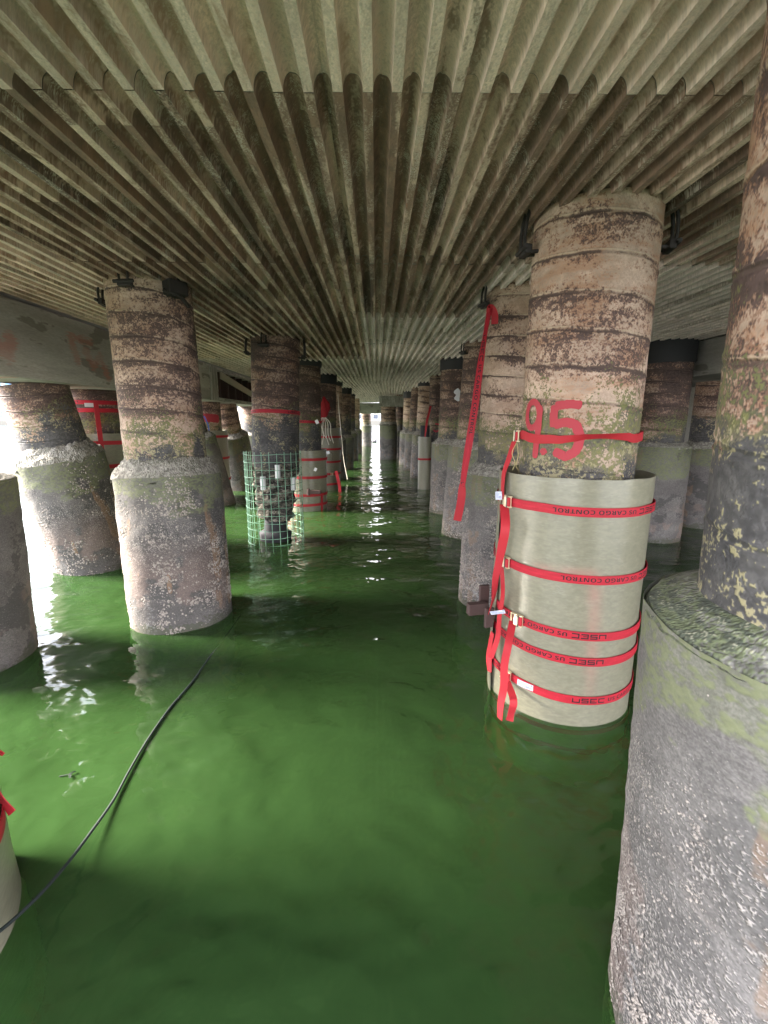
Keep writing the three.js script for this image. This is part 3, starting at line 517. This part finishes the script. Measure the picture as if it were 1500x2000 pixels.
// ------------------------------------------------------------------ fibreglass jackets
function jacket(label, g, { r = 0.405, top = 1.345, mat = jacketMat, seam = -1.4, group = 'fibreglass jackets round the piles', bottom = -0.6, flare = 0.0 }) {
  const { a, dir } = g.userData.axis, base = a.clone().addScaledVector(dir, bottom / dir.y);
  const j = thing('fiberglass_jacket', label, 'jacket', group, base); j.quaternion.copy(g.quaternion);
  const H = top - bottom, seg = 110, rows = 24, over = 0.22, pos = [], uv = [], idx = [], T = 0.007;
  const rad = (s, y, side) => r + 0.012 * sstep(0.9, 1, s) + 0.026 * sstep(0.965, 1, s) * (0.3 + 0.7 * Math.sin(y * 4.2 + 1) ** 2) + flare * (1 - y / H) + 0.004 * (N8(s, y * 0.3) - 0.5) - side * T;
  const n = seg + 1;
  for (let side = 0; side < 2; side++) for (let k = 0; k <= rows; k++) for (let i = 0; i <= seg; i++) {
    const s = i / seg, th = seam + s * (Math.PI * 2 + over), y = H * k / rows + (k === rows ? 0.004 * (N8(s * 2, 0.2) - 0.5) : 0), q = rad(s, y, side);
    pos.push(Math.sin(th) * q, y, Math.cos(th) * q); uv.push(th / (Math.PI * 2) + 0.5, k / rows);
  }
  const S = (rows + 1) * n;
  for (let k = 0; k < rows; k++) for (let i = 0; i < seg; i++) { const p = k * n + i; idx.push(p, p + 1, p + n + 1, p, p + n + 1, p + n); const w = p + S; idx.push(w, w + n + 1, w + 1, w, w + n, w + n + 1); }
  for (let i = 0; i < seg; i++) { const p = rows * n + i; idx.push(p, p + 1, p + 1 + S, p, p + 1 + S, p + S); }
  for (let k = 0; k < rows; k++) for (const i of [0, seg]) { const p = k * n + i; idx.push(p, p + n, p + n + S, p, p + n + S, p + S); }
  const geo = new THREE.BufferGeometry(); geo.setAttribute('position', new THREE.Float32BufferAttribute(pos, 3)); geo.setAttribute('uv', new THREE.Float32BufferAttribute(uv, 2)); geo.setIndex(idx);
  mesh('shell', toCreasedNormals(geo, 0.6), mat, j);
  j.userData.axis = g.userData.axis; j.userData.r = r; j.userData.bottom = bottom; j.userData.quat = g.quaternion;
  return j;
}
// webbing ribbon with thickness along a path; widths = unit vector of the width at each point
function ribbon(pts, wids, width = 0.048, thick = 0.003, n = 40, u0 = 0, flip = false) {
  const curve = new THREE.CatmullRomCurve3(pts), wc = new THREE.CatmullRomCurve3(wids), pos = [], uv = [], idx = [];
  const len = curve.getLength();
  for (let i = 0; i <= n; i++) {
    const t = i / n, p = curve.getPoint(t), tn = curve.getTangent(t), w = wc.getPoint(t), nr = V().crossVectors(tn, w).normalize(); w.crossVectors(nr, tn).normalize();
    for (const [a, b] of [[-1, 1], [1, 1], [1, -1], [-1, -1]]) { const q = p.clone().addScaledVector(w, a * width / 2).addScaledVector(nr, b * thick / 2); pos.push(q.x, q.y, q.z); uv.push((flip ? -1 : 1) * t * len / STRAP_LEN + u0, flip ? 0.5 - a / 2 : 0.5 + a / 2); }
  }
  for (let i = 0; i < n; i++) for (let k = 0; k < 4; k++) { const a = i * 4 + k, b = i * 4 + (k + 1) % 4; idx.push(a, b, b + 4, a, b + 4, a + 4); }
  idx.push(0, 2, 1, 0, 3, 2); const e = n * 4; idx.push(e, e + 1, e + 2, e, e + 2, e + 3);
  const g = new THREE.BufferGeometry(); g.setAttribute('position', new THREE.Float32BufferAttribute(pos, 3)); g.setAttribute('uv', new THREE.Float32BufferAttribute(uv, 2)); g.setIndex(idx);
  return toCreasedNormals(g, 0.7);
}
const plainUV = (g) => { const u = g.attributes.uv; for (let i = 0; i < u.count; i++) u.setXY(i, 0.7 + (((u.getX(i) % 1) + 1) % 1) * 0.2, u.getY(i)); return g; };
function buckle(parent, th, y, r, small = false) { // zinc cam buckle with a lever and a frame
  const b = new THREE.Group(); b.name = 'buckle'; b.rotation.y = th; b.position.y = y; parent.add(b);
  const z = r + 0.012;
  mesh('frame', mergeGeometries([box(0.075, 0.005, 0.02, 0, 0.029, z), box(0.075, 0.005, 0.02, 0, -0.029, z), box(0.005, 0.06, 0.008, -0.036, 0, z), box(0.005, 0.06, 0.008, 0.036, 0, z), box(0.006, 0.06, 0.01, -0.012, 0, z + 0.004)]), mats.zinc, b);
  mesh('lever', box(0.022, 0.054, 0.006, 0.006, 0, z + 0.016, 0.002), mats.zinc, b);
  mesh('webbing_fold', plainUV(box(0.024, 0.048, 0.012, 0.028, 0, z + 0.008, 0.004)), mats.red, b);
  mesh('axle', new THREE.CylinderGeometry(0.004, 0.004, 0.064, 8).translate(0.018, 0, z + 0.014), mats.darkSteel, b);
  return b;
}
// a strap round a pile or jacket: y at the camera side, slope tilts it, start = angle (degrees) where the print begins, way = -1 upside down
function strap(label, host, r, y, o = {}) {
  const { start = 0, way = -1, tilt = 0, tiltDir = 0, width = 0.047, buckleAt = null, group = 'red webbing straps', twist = 0, gap = 0.003, wobble = 0.004, mat = mats.webbing } = o;
  const { a, dir } = host.userData.axis, at0 = a.clone().addScaledVector(dir, y / dir.y);
  const s = thing('cinch_strap', label, 'strap', group, at0); s.quaternion.copy(host.quaternion);
  const R = r + gap, n = 120, pos = [], uv = [], idx = [], th0 = start * Math.PI / 180;
  for (let i = 0; i <= n; i++) {
    const th = i / n * Math.PI * 2 - Math.PI, yo = tilt * Math.sin(th - tiltDir) + wobble * (N8(i / n, y) - 0.5), tw = twist ? twist * Math.exp(-(((th - (o.twistAt ?? 0)) / 0.5) ** 2)) : 0;
    for (const [e, q] of [[-1, 1], [1, 1], [1, -1], [-1, -1]]) { const rr = R + q * 0.0015 + e * tw * 0.02, yy = yo + e * width / 2 * (1 - tw * 0.7); pos.push(Math.sin(th) * rr, yy, Math.cos(th) * rr); uv.push(way * (th - th0) * R / STRAP_LEN, way > 0 ? 0.5 + e / 2 : 0.5 - e / 2); }
  }
  for (let i = 0; i < n; i++) for (let k = 0; k < 4; k++) { const p = i * 4 + k, q = i * 4 + (k + 1) % 4; idx.push(p, p + 4, q + 4, p, q + 4, q); }
  const g = new THREE.BufferGeometry(); g.setAttribute('position', new THREE.Float32BufferAttribute(pos, 3)); g.setAttribute('uv', new THREE.Float32BufferAttribute(uv, 2)); g.setIndex(idx);
  mesh('webbing', toCreasedNormals(g, 0.7), mat, s);
  if (buckleAt !== null) { const th = buckleAt * Math.PI / 180; buckle(s, th, tilt * Math.sin(th - tiltDir), R); }
  s.userData.R = R;
  return s;
}
// loose ends are parts of their strap; points are given in the world and moved into the strap's frame
function loose(s, name, pts, wids, o = {}) {
  s.updateMatrixWorld(true); const inv = s.matrixWorld.clone().invert(), rot = new THREE.Matrix4().extractRotation(inv);
  return mesh(name, ribbon(pts.map((p) => p.clone().applyMatrix4(inv)), wids.map((w) => w.clone().applyMatrix4(rot)), o.width, 0.003, o.n ?? 40, o.u0 ?? 0.7, o.flip), o.mat ?? mats.red, s);
}
function paperTag(s, p, w, h, rot, material = mats.whiteTag) { s.updateMatrixWorld(true); const g = box(w, h, 0.0012); const m = mesh('paper_tag', g, material, s); m.position.copy(p.clone().applyMatrix4(s.matrixWorld.clone().invert())); m.rotation.set(...rot); return m; }

const JB = jacket('near pale green fibreglass jacket with five red straps round the numbered pile', P.B, { top: 1.345, seam: -88 * Math.PI / 180 - 0.1, flare: 0.006 });
{
  const r = 0.414, bk = (y, deg) => { const t = deg * Math.PI / 180; return V(1.12 + Math.sin(t) * 0.428, y - 0.02, -2.55 + Math.cos(t) * 0.428); };
  const s1 = strap('topmost red strap on the near jacket with upside down lettering', JB, r, 1.19, { start: 51, buckleAt: -73, tilt: 0.004, tiltDir: 2.0 });
  loose(s1, 'loose_end', [bk(1.19, -75), at(987, 1030, 2.32), at(981, 1065, 2.33), at(975, 1095, 2.34), at(968, 1130, 2.33), at(966, 1160, 2.36), at(956, 1195, 2.42)], [V(1, 0, 0.1), V(0.8, 0, 0.5), V(1, 0, 0.1), V(0.95, 0, -0.3), V(0.9, 0, -0.5), V(0.6, 0, -0.8), V(0.4, 0, -0.9)]);
  paperTag(s1, at(974, 968, 2.42), 0.035, 0.045, [0, -0.4, 0.1], mats.printTag);
  const s2 = strap('second red strap from the top on the near jacket', JB, r, 0.845, { start: 60, buckleAt: -71, tilt: 0.012, tiltDir: 2.2 });
  loose(s2, 'loose_end', [bk(0.84, -74), at(982, 1160, 2.33), at(976, 1200, 2.34), at(972, 1245, 2.35), at(958, 1285, 2.36)], [V(0.3, 0, 1), V(0.4, 0, 1), V(0.5, 0, 0.9), V(0.7, 0, 0.7), V(0.9, 0, 0.3)], { width: 0.03 });
  const s3 = strap('third red strap on the near jacket with a long white paper tag at its buckle', JB, r, 0.555, { start: 10, buckleAt: -55, tilt: 0.03, tiltDir: 2.0 });
  loose(s3, 'loose_end', [bk(0.55, -58), at(992, 1262, 2.20), at(985, 1300, 2.19), at(984, 1340, 2.18), at(978, 1375, 2.18), at(976, 1404, 2.18)], [V(1, 0, 0), V(1, 0, 0.1), V(0.9, 0, 0.4), V(0.9, 0, 0.3), V(0.6, 0, 0.8), V(0.4, 0, 0.9)], { width: 0.04 });
  paperTag(s3, at(972, 1196, 2.33), 0.085, 0.022, [0.2, -0.5, 0.45], mats.printTag);
  const s4 = strap('fourth red strap on the near jacket just under the paper tag', JB, r, 0.415, { start: 10, tilt: 0.032, tiltDir: 2.0 });
  loose(s4, 'loose_end', [at(962, 1235, 2.42), at(957, 1262, 2.42), at(955, 1285, 2.42), at(956, 1312, 2.40)], [V(0.2, 0, 1), V(0.3, 0, 1), V(0.6, 0, 0.8), V(0.3, 0, 1)], { width: 0.04 });
  const s5 = strap('lowest red strap on the near jacket with a printed white label', JB, r, 0.19, { start: -12, way: 1, buckleAt: -62, tilt: 0.03, tiltDir: 2.0 });
  loose(s5, 'loose_end', [bk(0.19, -62), at(1003, 1370, 2.16), at(998, 1395, 2.16), at(995, 1408, 2.16)], [V(0.3, 0, 1), V(0.9, 0, 0.3), V(0.9, 0, -0.2), V(0.8, 0, 0.2)], { width: 0.04 });
  { const th = -45 * Math.PI / 180, t = mesh('paper_tag', turnedPatch(r + 0.007, th, 0.095, 0.036), mats.printTag, s5); t.position.y = 0.03 * Math.sin(th - 2.0); }
  strap('dark red strap just below the waterline on the near jacket', JB, r, -0.05, { tilt: 0.012, tiltDir: 2.0, mat: mats.red });
  strap('lower submerged red strap on the near jacket', JB, r, -0.26, { tilt: 0.012, tiltDir: 2.0, mat: mats.red });
  const sp = strap('twisted red strap round the numbered pile over the painted digits', P.B, 0.318, 1.545, { start: 170, tilt: 0.008, tiltDir: 0.5, buckleAt: -94, twist: 0.7, twistAt: -0.1, wobble: 0.02, gap: 0.004, mat: mats.red });
  loose(sp, 'loose_end', [at(1004, 862, 2.5), at(994, 895, 2.48), at(984, 925, 2.47), at(982, 945, 2.46), at(981, 975, 2.45)], [V(0.4, 0, 0.9), V(0.5, 0, 0.9), V(0.3, 0, 1), V(0.2, 0, 1), V(0.2, 0, 1)], { width: 0.035 });
  // rusty clamp bars behind the jacket seam
  const br = thing('clamp_bracket', 'dark rusty steel clamp bars beside the seam of the near jacket', 'bracket', null, at(948, 1225, 2.5));
  const o = br.position, add = (name, px, py, F, w, h, d, ry = 0) => { const m = mesh(name, box(w, h, d, 0, 0, 0, 0.004), mats.rustySteel, br); m.position.copy(at(px, py, F).sub(o)); m.rotation.y = ry; };
  add('upright_plate', 945, 1165, 2.62, 0.065, 0.15, 0.02, 0.3); add('cross_bar', 932, 1188, 2.55, 0.12, 0.07, 0.05, 0.2); add('lower_plate', 955, 1206, 2.44, 0.055, 0.12, 0.02, 0.3);
  // thin tie wires
  const w1 = thing('tie_wire', 'thin yellowish tie wire on the right of the numbered pile', 'wire', 'tie wires', at(1217, 905, 2.3));
  const k1 = (a) => a.map((p) => p.clone().sub(w1.position));
  mesh('strand', tube(k1([at(1215, 858, 2.29), at(1219, 885, 2.28), at(1214, 905, 2.28), at(1217, 932, 2.27)]), 0.003, 20, 5), mats.tieWire, w1);
  mesh('strand', tube(k1([at(1208, 900, 2.29), at(1216, 903, 2.28), at(1222, 907, 2.28)]), 0.002, 8, 5), mats.tieWire, w1);
  const w2 = thing('tie_wire', 'thin dark cords hanging from the strap buckle into the near jacket', 'wire', 'tie wires', at(1005, 890, 2.42));
  const k2 = (a) => a.map((p) => p.clone().sub(w2.position));
  mesh('strand', tube(k2([at(1008, 866, 2.44), at(1000, 885, 2.42), at(1006, 905, 2.42), at(1001, 918, 2.43)]), 0.002, 16, 5), mats.tieWire, w2);
  mesh('strand', tube(k2([at(1010, 866, 2.44), at(1012, 890, 2.42), at(1008, 910, 2.42), at(1012, 918, 2.43)]), 0.002, 16, 5), mats.tieWire, w2);
}
function turnedPatch(r, th, w, h) { const pos = [], uv = [], idx = []; for (let i = 0; i <= 8; i++) { const a = th + (i / 8 - 0.5) * w / r; for (const e of [0, 1]) { pos.push(Math.sin(a) * r, (e - 0.5) * h, Math.cos(a) * r); uv.push(i / 8, e); } } for (let i = 0; i < 8; i++) { const a = i * 2; idx.push(a, a + 2, a + 3, a, a + 3, a + 1); } const g = new THREE.BufferGeometry(); g.setAttribute('position', new THREE.Float32BufferAttribute(pos, 3)); g.setAttribute('uv', new THREE.Float32BufferAttribute(uv, 2)); g.setIndex(idx); g.computeVertexNormals(); return g; }

{ // long strap hanging on the second pile of the right row
  const s = thing('hanging_strap', 'long red lettered strap hanging from the top of the cream banded pile', 'strap', 'red webbing straps', at(955, 600, 3.5));
  const k = (a) => a.map((p) => p.clone().sub(s.position));
  mesh('webbing', ribbon(k([at(957, 600, 3.56), at(948, 650, 3.54), at(938, 715, 3.53), at(928, 790, 3.52), at(917, 860, 3.51), at(908, 915, 3.5), at(903, 950, 3.5)]), [V(0.5, 0, 0.85), V(0.3, 0, 0.95), V(0.7, 0, 0.7), V(0.85, 0.1, 0.5), V(0.95, 0.1, 0.3), V(0.7, 0.1, 0.7), V(0.5, 0.15, 0.8)], 0.056, 0.003, 90, -0.22, false), mats.webbing, s);
  mesh('loose_end', ribbon(k([at(903, 946, 3.5), at(901, 975, 3.49), at(893, 1017, 3.48)]), [V(0.5, 0.15, 0.8), V(1, 0.15, 0.1), V(1, 0.2, 0)], 0.062, 0.003, 20), mats.red, s);
  mesh('top_loop', ribbon(k([at(953, 610, 3.56), at(955, 599, 3.55), at(960, 601, 3.54), at(966, 615, 3.53), at(966, 633, 3.53)]), [V(0.3, 0, 1), V(0.3, 0, 1), V(0.6, 0, 0.8), V(0.9, 0, 0.3), V(0.9, 0.3, 0)], 0.05), mats.red, s);
}
// jacket at the lower left corner, close to the camera
const JY = jacket('pale jacket cut off by the lower left corner of the view', P.Y0, { top: 0.75, mat: jacketMatPlain, seam: 2.5 });
{
  const s = strap('red strap on the lower left jacket with its tail pointing to the water', JY, 0.412, 0.30, { start: 100 });
  loose(s, 'loose_end', [at(-25, 1520, 1.36), at(-6, 1545, 1.34), at(6, 1565, 1.33), at(24, 1588, 1.32)], [V(0.3, 0.9, 0.2), V(0.4, 0.8, 0.3), V(0.5, 0.8, 0.3), V(0.6, 0.75, 0.2)], { width: 0.05 });
  loose(s, 'loose_end', [at(-30, 1440, 1.4), at(-10, 1462, 1.38), at(7, 1474, 1.38)], [V(0.2, 0.9, 0.2), V(0.3, 0.9, 0.2), V(0.4, 0.8, 0.2)], { width: 0.02 });
}
// strapped jackets further off
const JL3 = jacket('pale jacket with a crossing pair of red straps behind the left raking pile', P.L3, { top: 1.47, mat: jacketMatPlain, seam: 2.6 });
const vertical = (label, host, r, deg, y0, y1, group = 'red webbing straps') => { const th = deg * Math.PI / 180, { a, dir } = host.userData.axis, s = thing('upright_strap', label, 'strap', group, a.clone().addScaledVector(dir, y0 / dir.y)); s.quaternion.copy(host.quaternion); const p = (y, q) => V(Math.sin(th) * q, y, Math.cos(th) * q), w = V(Math.cos(th), 0, -Math.sin(th)); mesh('webbing', ribbon([p(0, r + 0.008), p((y1 - y0) * 0.4, r + 0.008), p((y1 - y0) * 0.75, r + 0.007), p(y1 - y0, r - 0.02)], [w, w, w, w], 0.05), mats.red, s); return s; };
strap('upper red strap round the dark pile under the left beam', P.L3, 0.312, 1.83, { start: 200 });
{ const s = strap('lower red strap round the dark pile under the left beam', P.L3, 0.312, 1.74, { start: 200 }); paperTag(s, at(176, 791, 5.42), 0.11, 0.045, [0, 0.5, 0]); }
strap('upper red strap on the jacket behind the left raking pile', JL3, 0.414, 1.36, { start: 180, mat: mats.red });
strap('lower red strap on the jacket behind the left raking pile', JL3, 0.414, 1.08, { start: 180, mat: mats.red });
strap('third red strap low on the jacket behind the left raking pile', JL3, 0.414, 0.75, { start: 180, mat: mats.red });
vertical('upright red strap down the jacket behind the left raking pile', JL3, 0.412, 38, 0.3, 1.85);

const JL6 = jacket('pale jacket round the red and blue marked pile under the beam recess', P.L6, { top: 1.42, mat: jacketMatPlain, seam: 2.6 });
strap('red strap high on the jacket under the beam recess', JL6, 0.414, 1.30, { start: 180, mat: mats.red });
strap('red strap in the middle of the jacket under the beam recess', JL6, 0.414, 0.86, { start: 180, mat: mats.red });
strap('red strap low on the jacket under the beam recess', JL6, 0.414, 0.42, { start: 180, mat: mats.red });

strap('red lettered strap round the wasted pile above the wire cage', P.cage, 0.312, 1.72, { start: 40, way: 1, tilt: 0.02, tiltDir: -1.2 });
const JK = jacket('pale jacket with four red straps just behind the wire cage', P.K, { top: 1.10, mat: jacketMatPlain, seam: 2.8 });
{ const s = strap('red strap with a white tag round the brown pile behind the cage', P.K, 0.312, 1.60, { start: 200 }); paperTag(s, at(619, 824, 8.0), 0.055, 0.07, [0, 0, 0.5]); }
[['topmost', 0.93], ['second', 0.60], ['third', 0.22], ['lowest', 0.0]].forEach(([w, y], i) => { const s = strap(`${w} red strap on the jacket behind the wire cage`, JK, 0.414, [0.94, 0.62, 0.30, 0.12][i], { start: 200, mat: mats.red }); if (i === 1) paperTag(s, at(616, 917, 7.95), 0.045, 0.06, [0, 0, -0.4]); if (i === 0) paperTag(s, at(641, 884, 8.0), 0.05, 0.05, [0, 0, 0.4]); });
vertical('upright red strap on the jacket behind the wire cage', JK, 0.414, 55, -0.1, 0.36);
{ const b = thing('clamp_bracket', 'small dark clamp on the jacket behind the wire cage', 'bracket', null, at(616, 961, 7.96)); mesh('bar', box(0.20, 0.07, 0.06, 0, 0, 0, 0.01), mats.rustySteel, b); mesh('plate', box(0.05, 0.12, 0.05, -0.12, 0, 0.01, 0.01), mats.rustySteel, b); }
const JM = jacket('farther pale jacket with five red straps in the left row', P.M, { top: 1.45, mat: jacketMatPlain, seam: 2.8 });
[['topmost', 1.25], ['second', 0.97], ['third', 0.68], ['fourth', 0.40], ['lowest', 0.16]].forEach(([w, y], i) => { const s = strap(`${w} red strap on the farther jacket in the left row`, JM, 0.414, y, { start: 200, mat: mats.red, buckleAt: i === 3 ? 35 : null }); if (i === 3) loose(s, 'loose_end', [at(656, 920, 10.35), at(660, 935, 10.3), at(663, 950, 10.3), at(664, 966, 10.3)], [V(1, 0, 0), V(1, 0, 0), V(1, 0, 0), V(1, 0, 0)], { width: 0.07 }); if (i === 1) loose(s, 'loose_end', [at(643, 882, 10.3), at(649, 886, 10.2), at(649, 898, 10.2), at(645, 903, 10.2)], [V(0, 0, 1), V(0, 0, 1), V(0, 0, 1), V(0, 0, 1)], { width: 0.03, mat: mats.rustySteel }); });
{ // red bag with cords
  const b = thing('mesh_bag', 'crumpled red bag with white cords hanging on a left row pile', 'bag', null, at(632, 800, 10.3));
  const geo = new THREE.SphereGeometry(1, 20, 24), p = geo.attributes.position;
  for (let i = 0; i < p.count; i++) { const y = p.getY(i), th = Math.atan2(p.getX(i), p.getZ(i)), t = (y + 1) / 2, w = 0.055 + 0.075 * Math.sin(Math.PI * clamp(t * 0.9 + 0.05)) * (1 - 0.45 * t), f = 1 + 0.22 * Math.sin(th * 5 + y * 4) + 0.12 * Math.sin(th * 9 - y * 7), s = Math.hypot(p.getX(i), p.getZ(i)); p.setXYZ(i, p.getX(i) * w / 0.5 * f * 0.5 + 0.03 * Math.sin(y * 3), y * 0.27 - 0.02 * Math.sin(th * 3), p.getZ(i) * w / 0.5 * f * 0.4); }
  geo.computeVertexNormals(); mesh('bag_cloth', geo, mats.red, b);
  for (let i = 0; i < 6; i++) { const x = -0.07 + i * 0.035; mesh('cord', tube([V(x * 0.4, -0.17, 0.05), V(x * 1.5 - 0.01, -0.30, 0.09), V(x * 1.7 + 0.12 * (hash(i + 20) - 0.5), -0.50 - 0.1 * hash(i), 0.08), V(x * 1.2 + 0.16 * (hash(i + 4) - 0.4), -0.62 - 0.16 * hash(i + 8), 0.09)], 0.009, 20, 5), mats.cord, b); }
}
{ // pale line hanging from the deck into the water
  const l = thing('mooring_line', 'long pale cord slanting from a left row pile down into the water', 'cord', null, onWater(679, 934));
  const k = (a) => a.map((p) => p.clone().sub(l.position));
  mesh('cord', tube(k([at(660, 770, 12.2), at(662, 800, 12.15), at(667, 850, 12.1), at(672, 900, 12.0), at(679, 936, 11.9)]), 0.012, 40, 6), mats.cord, l);
}
{ // narrow pale jacket in the right row
  const F = 10.75, x = at(829, 900, F).x;
  const g = { userData: { axis: { a: V(x, 0, -F), dir: V(0, 1, 0) } }, quaternion: new THREE.Quaternion() };
  const j = jacket('narrow pale jacket with a single red strap in the right row', g, { r: 0.15, top: 1.24, mat: jacketMatPale, seam: 2.6 });
  mesh('inner_pipe', turned([[0.11, 0], [0.11, 2.1]], 24, null, 2), mats.collar, j);
  strap('single red strap round the narrow pale jacket', j, 0.155, 0.72, { mat: mats.red });
  const s = thing('hanging_strap', 'short red strap tied above the narrow pale jacket', 'strap', 'red webbing straps', at(831, 850, 10.6));
  const k = (a) => a.map((p) => p.clone().sub(s.position));
  mesh('webbing', ribbon(k([at(841, 793, 10.7), at(838, 806, 10.62), at(834, 822, 10.6), at(832, 838, 10.6), at(830, 853, 10.6)]), [V(1, 0, 0.2), V(0.8, 0, 0.5), V(1, 0, 0), V(0.6, 0, 0.6), V(0.4, 0, 0.8)], 0.05), mats.red, s);
}

// ------------------------------------------------------------------ things on the water
{
  const pts = [[470, 1205], [440, 1245], [410, 1283], [375, 1332], [330, 1385], [285, 1450], [250, 1510], [222, 1562], [180, 1622], [130, 1688], [70, 1755], [0, 1818], [-90, 1880]];
  const l = thing('black_rope', 'black rope lying on the green water from the cream pile to the lower left', 'rope', null, onWater(285, 1450));
  const path = pts.map(([x, y], i) => onWater(x, y, [-0.03, -0.012, -0.002, 0.004, 0.006, 0.008, 0.01, 0.012, 0.03, 0.06, 0.1, 0.14, 0.2][i]).sub(l.position));
  mesh('rope', tube(path, 0.0058, 160, 8), mats.blackRope, l);
  const t = thing('floating_twig', 'tiny dark twig of weed floating on the green water at left', 'twig', null, onWater(132, 1516));
  mesh('stem', tube([V(-0.035, 0.003, 0.004), V(-0.01, 0.006, 0), V(0.015, 0.008, -0.004)], 0.0025, 10, 5), mats.blackRope, t);
  for (let i = 0; i < 4; i++) mesh('sprig', tube([V(0.004 + i * 0.004, 0.006, 0), V(0.014 + i * 0.004, 0.012, (i % 2 ? 1 : -1) * 0.012), V(0.02 + i * 0.003, 0.008, (i % 2 ? 1 : -1) * 0.02)], 0.002, 6, 4), mats.blackRope, t);
  const bpos = onWater(731, 864), b = thing('float', 'tiny dark float on the bright water in the far opening', 'float', null, bpos);
  mesh('body', new THREE.SphereGeometry(0.16, 16, 12).scale(1.3, 0.7, 1).translate(0, 0.05, 0), mats.collar, b); mesh('knob', new THREE.SphereGeometry(0.07, 10, 8).translate(0.14, 0.2, 0), mats.collar, b);
}

// ------------------------------------------------------------------ far shore
{
  tag(mesh('far_bank', box(520, 2.4, 60, -60, 0.2, -182), std({ color: rgb(0.16, 0.15, 0.13), roughness: 0.95 })), 'low quay along the far shore', null, null, 'structure');
  tag(mesh('added_wall', beamUV(box(0.5, 6, 30, 9.75, 0, -13), 16, 3, 0, 0), mats.concrete), 'added concrete wall closing off light from the right side under the deck', 'wall');  // added wall that shuts the right side off so it stays dark
  const glass = std({ color: rgb(0.10, 0.24, 0.42), roughness: 0.12 }), white = std({ color: rgb(0.66, 0.65, 0.61), roughness: 0.85 }), dark = std({ color: rgb(0.05, 0.06, 0.08), roughness: 0.5 }), tan = std({ color: rgb(0.52, 0.45, 0.33), roughness: 0.85 }), blue = std({ color: rgb(0.10, 0.25, 0.55), roughness: 0.6 });
  const house = (label, x0, x1, z, h, wall, nx, ny, pane, roof) => {
    const b = thing('shore_building', label, 'building', 'buildings on the far shore', V((x0 + x1) / 2, 1.4, -z)), w = x1 - x0;
    mesh('wall', box(w, h, 14, 0, h / 2, -7), wall, b); mesh('roof', box(w + 0.8, 0.5, 14.8, 0, h + 0.25, -7), roof, b);
    for (let i = 0; i < nx; i++) for (let j = 0; j < ny; j++) mesh('window', box(w / nx * 0.68, h / ny * 0.62, 0.2, (i + 0.5) / nx * w - w / 2, (j + 0.55) / ny * h, 0.06), pane, b);
  };
  house('blue glazed building on the far shore at the left edge', -136, -103, 154, 13.5, white, 9, 4, glass, dark);
  house('long white building on the far shore behind the raking piles', -98, -62, 158, 8, white, 8, 2, dark, tan);
  house('tan warehouse on the far shore behind the left row of piles', -58, -12, 160, 7, tan, 8, 2, dark, dark);
  house('small white building on the far shore in the end opening', -8.5, 1.0, 154, 4.6, white, 4, 2, dark, tan);
  house('blue shed on the far shore in the end opening', 1.6, 8, 154, 4.2, blue, 2, 1, dark, dark);
  house('grey building on the far shore right of the end opening', 12, 40, 160, 7, white, 6, 2, dark, dark);
}

scene.updateMatrixWorld(true);
renderer.render(scene, camera);
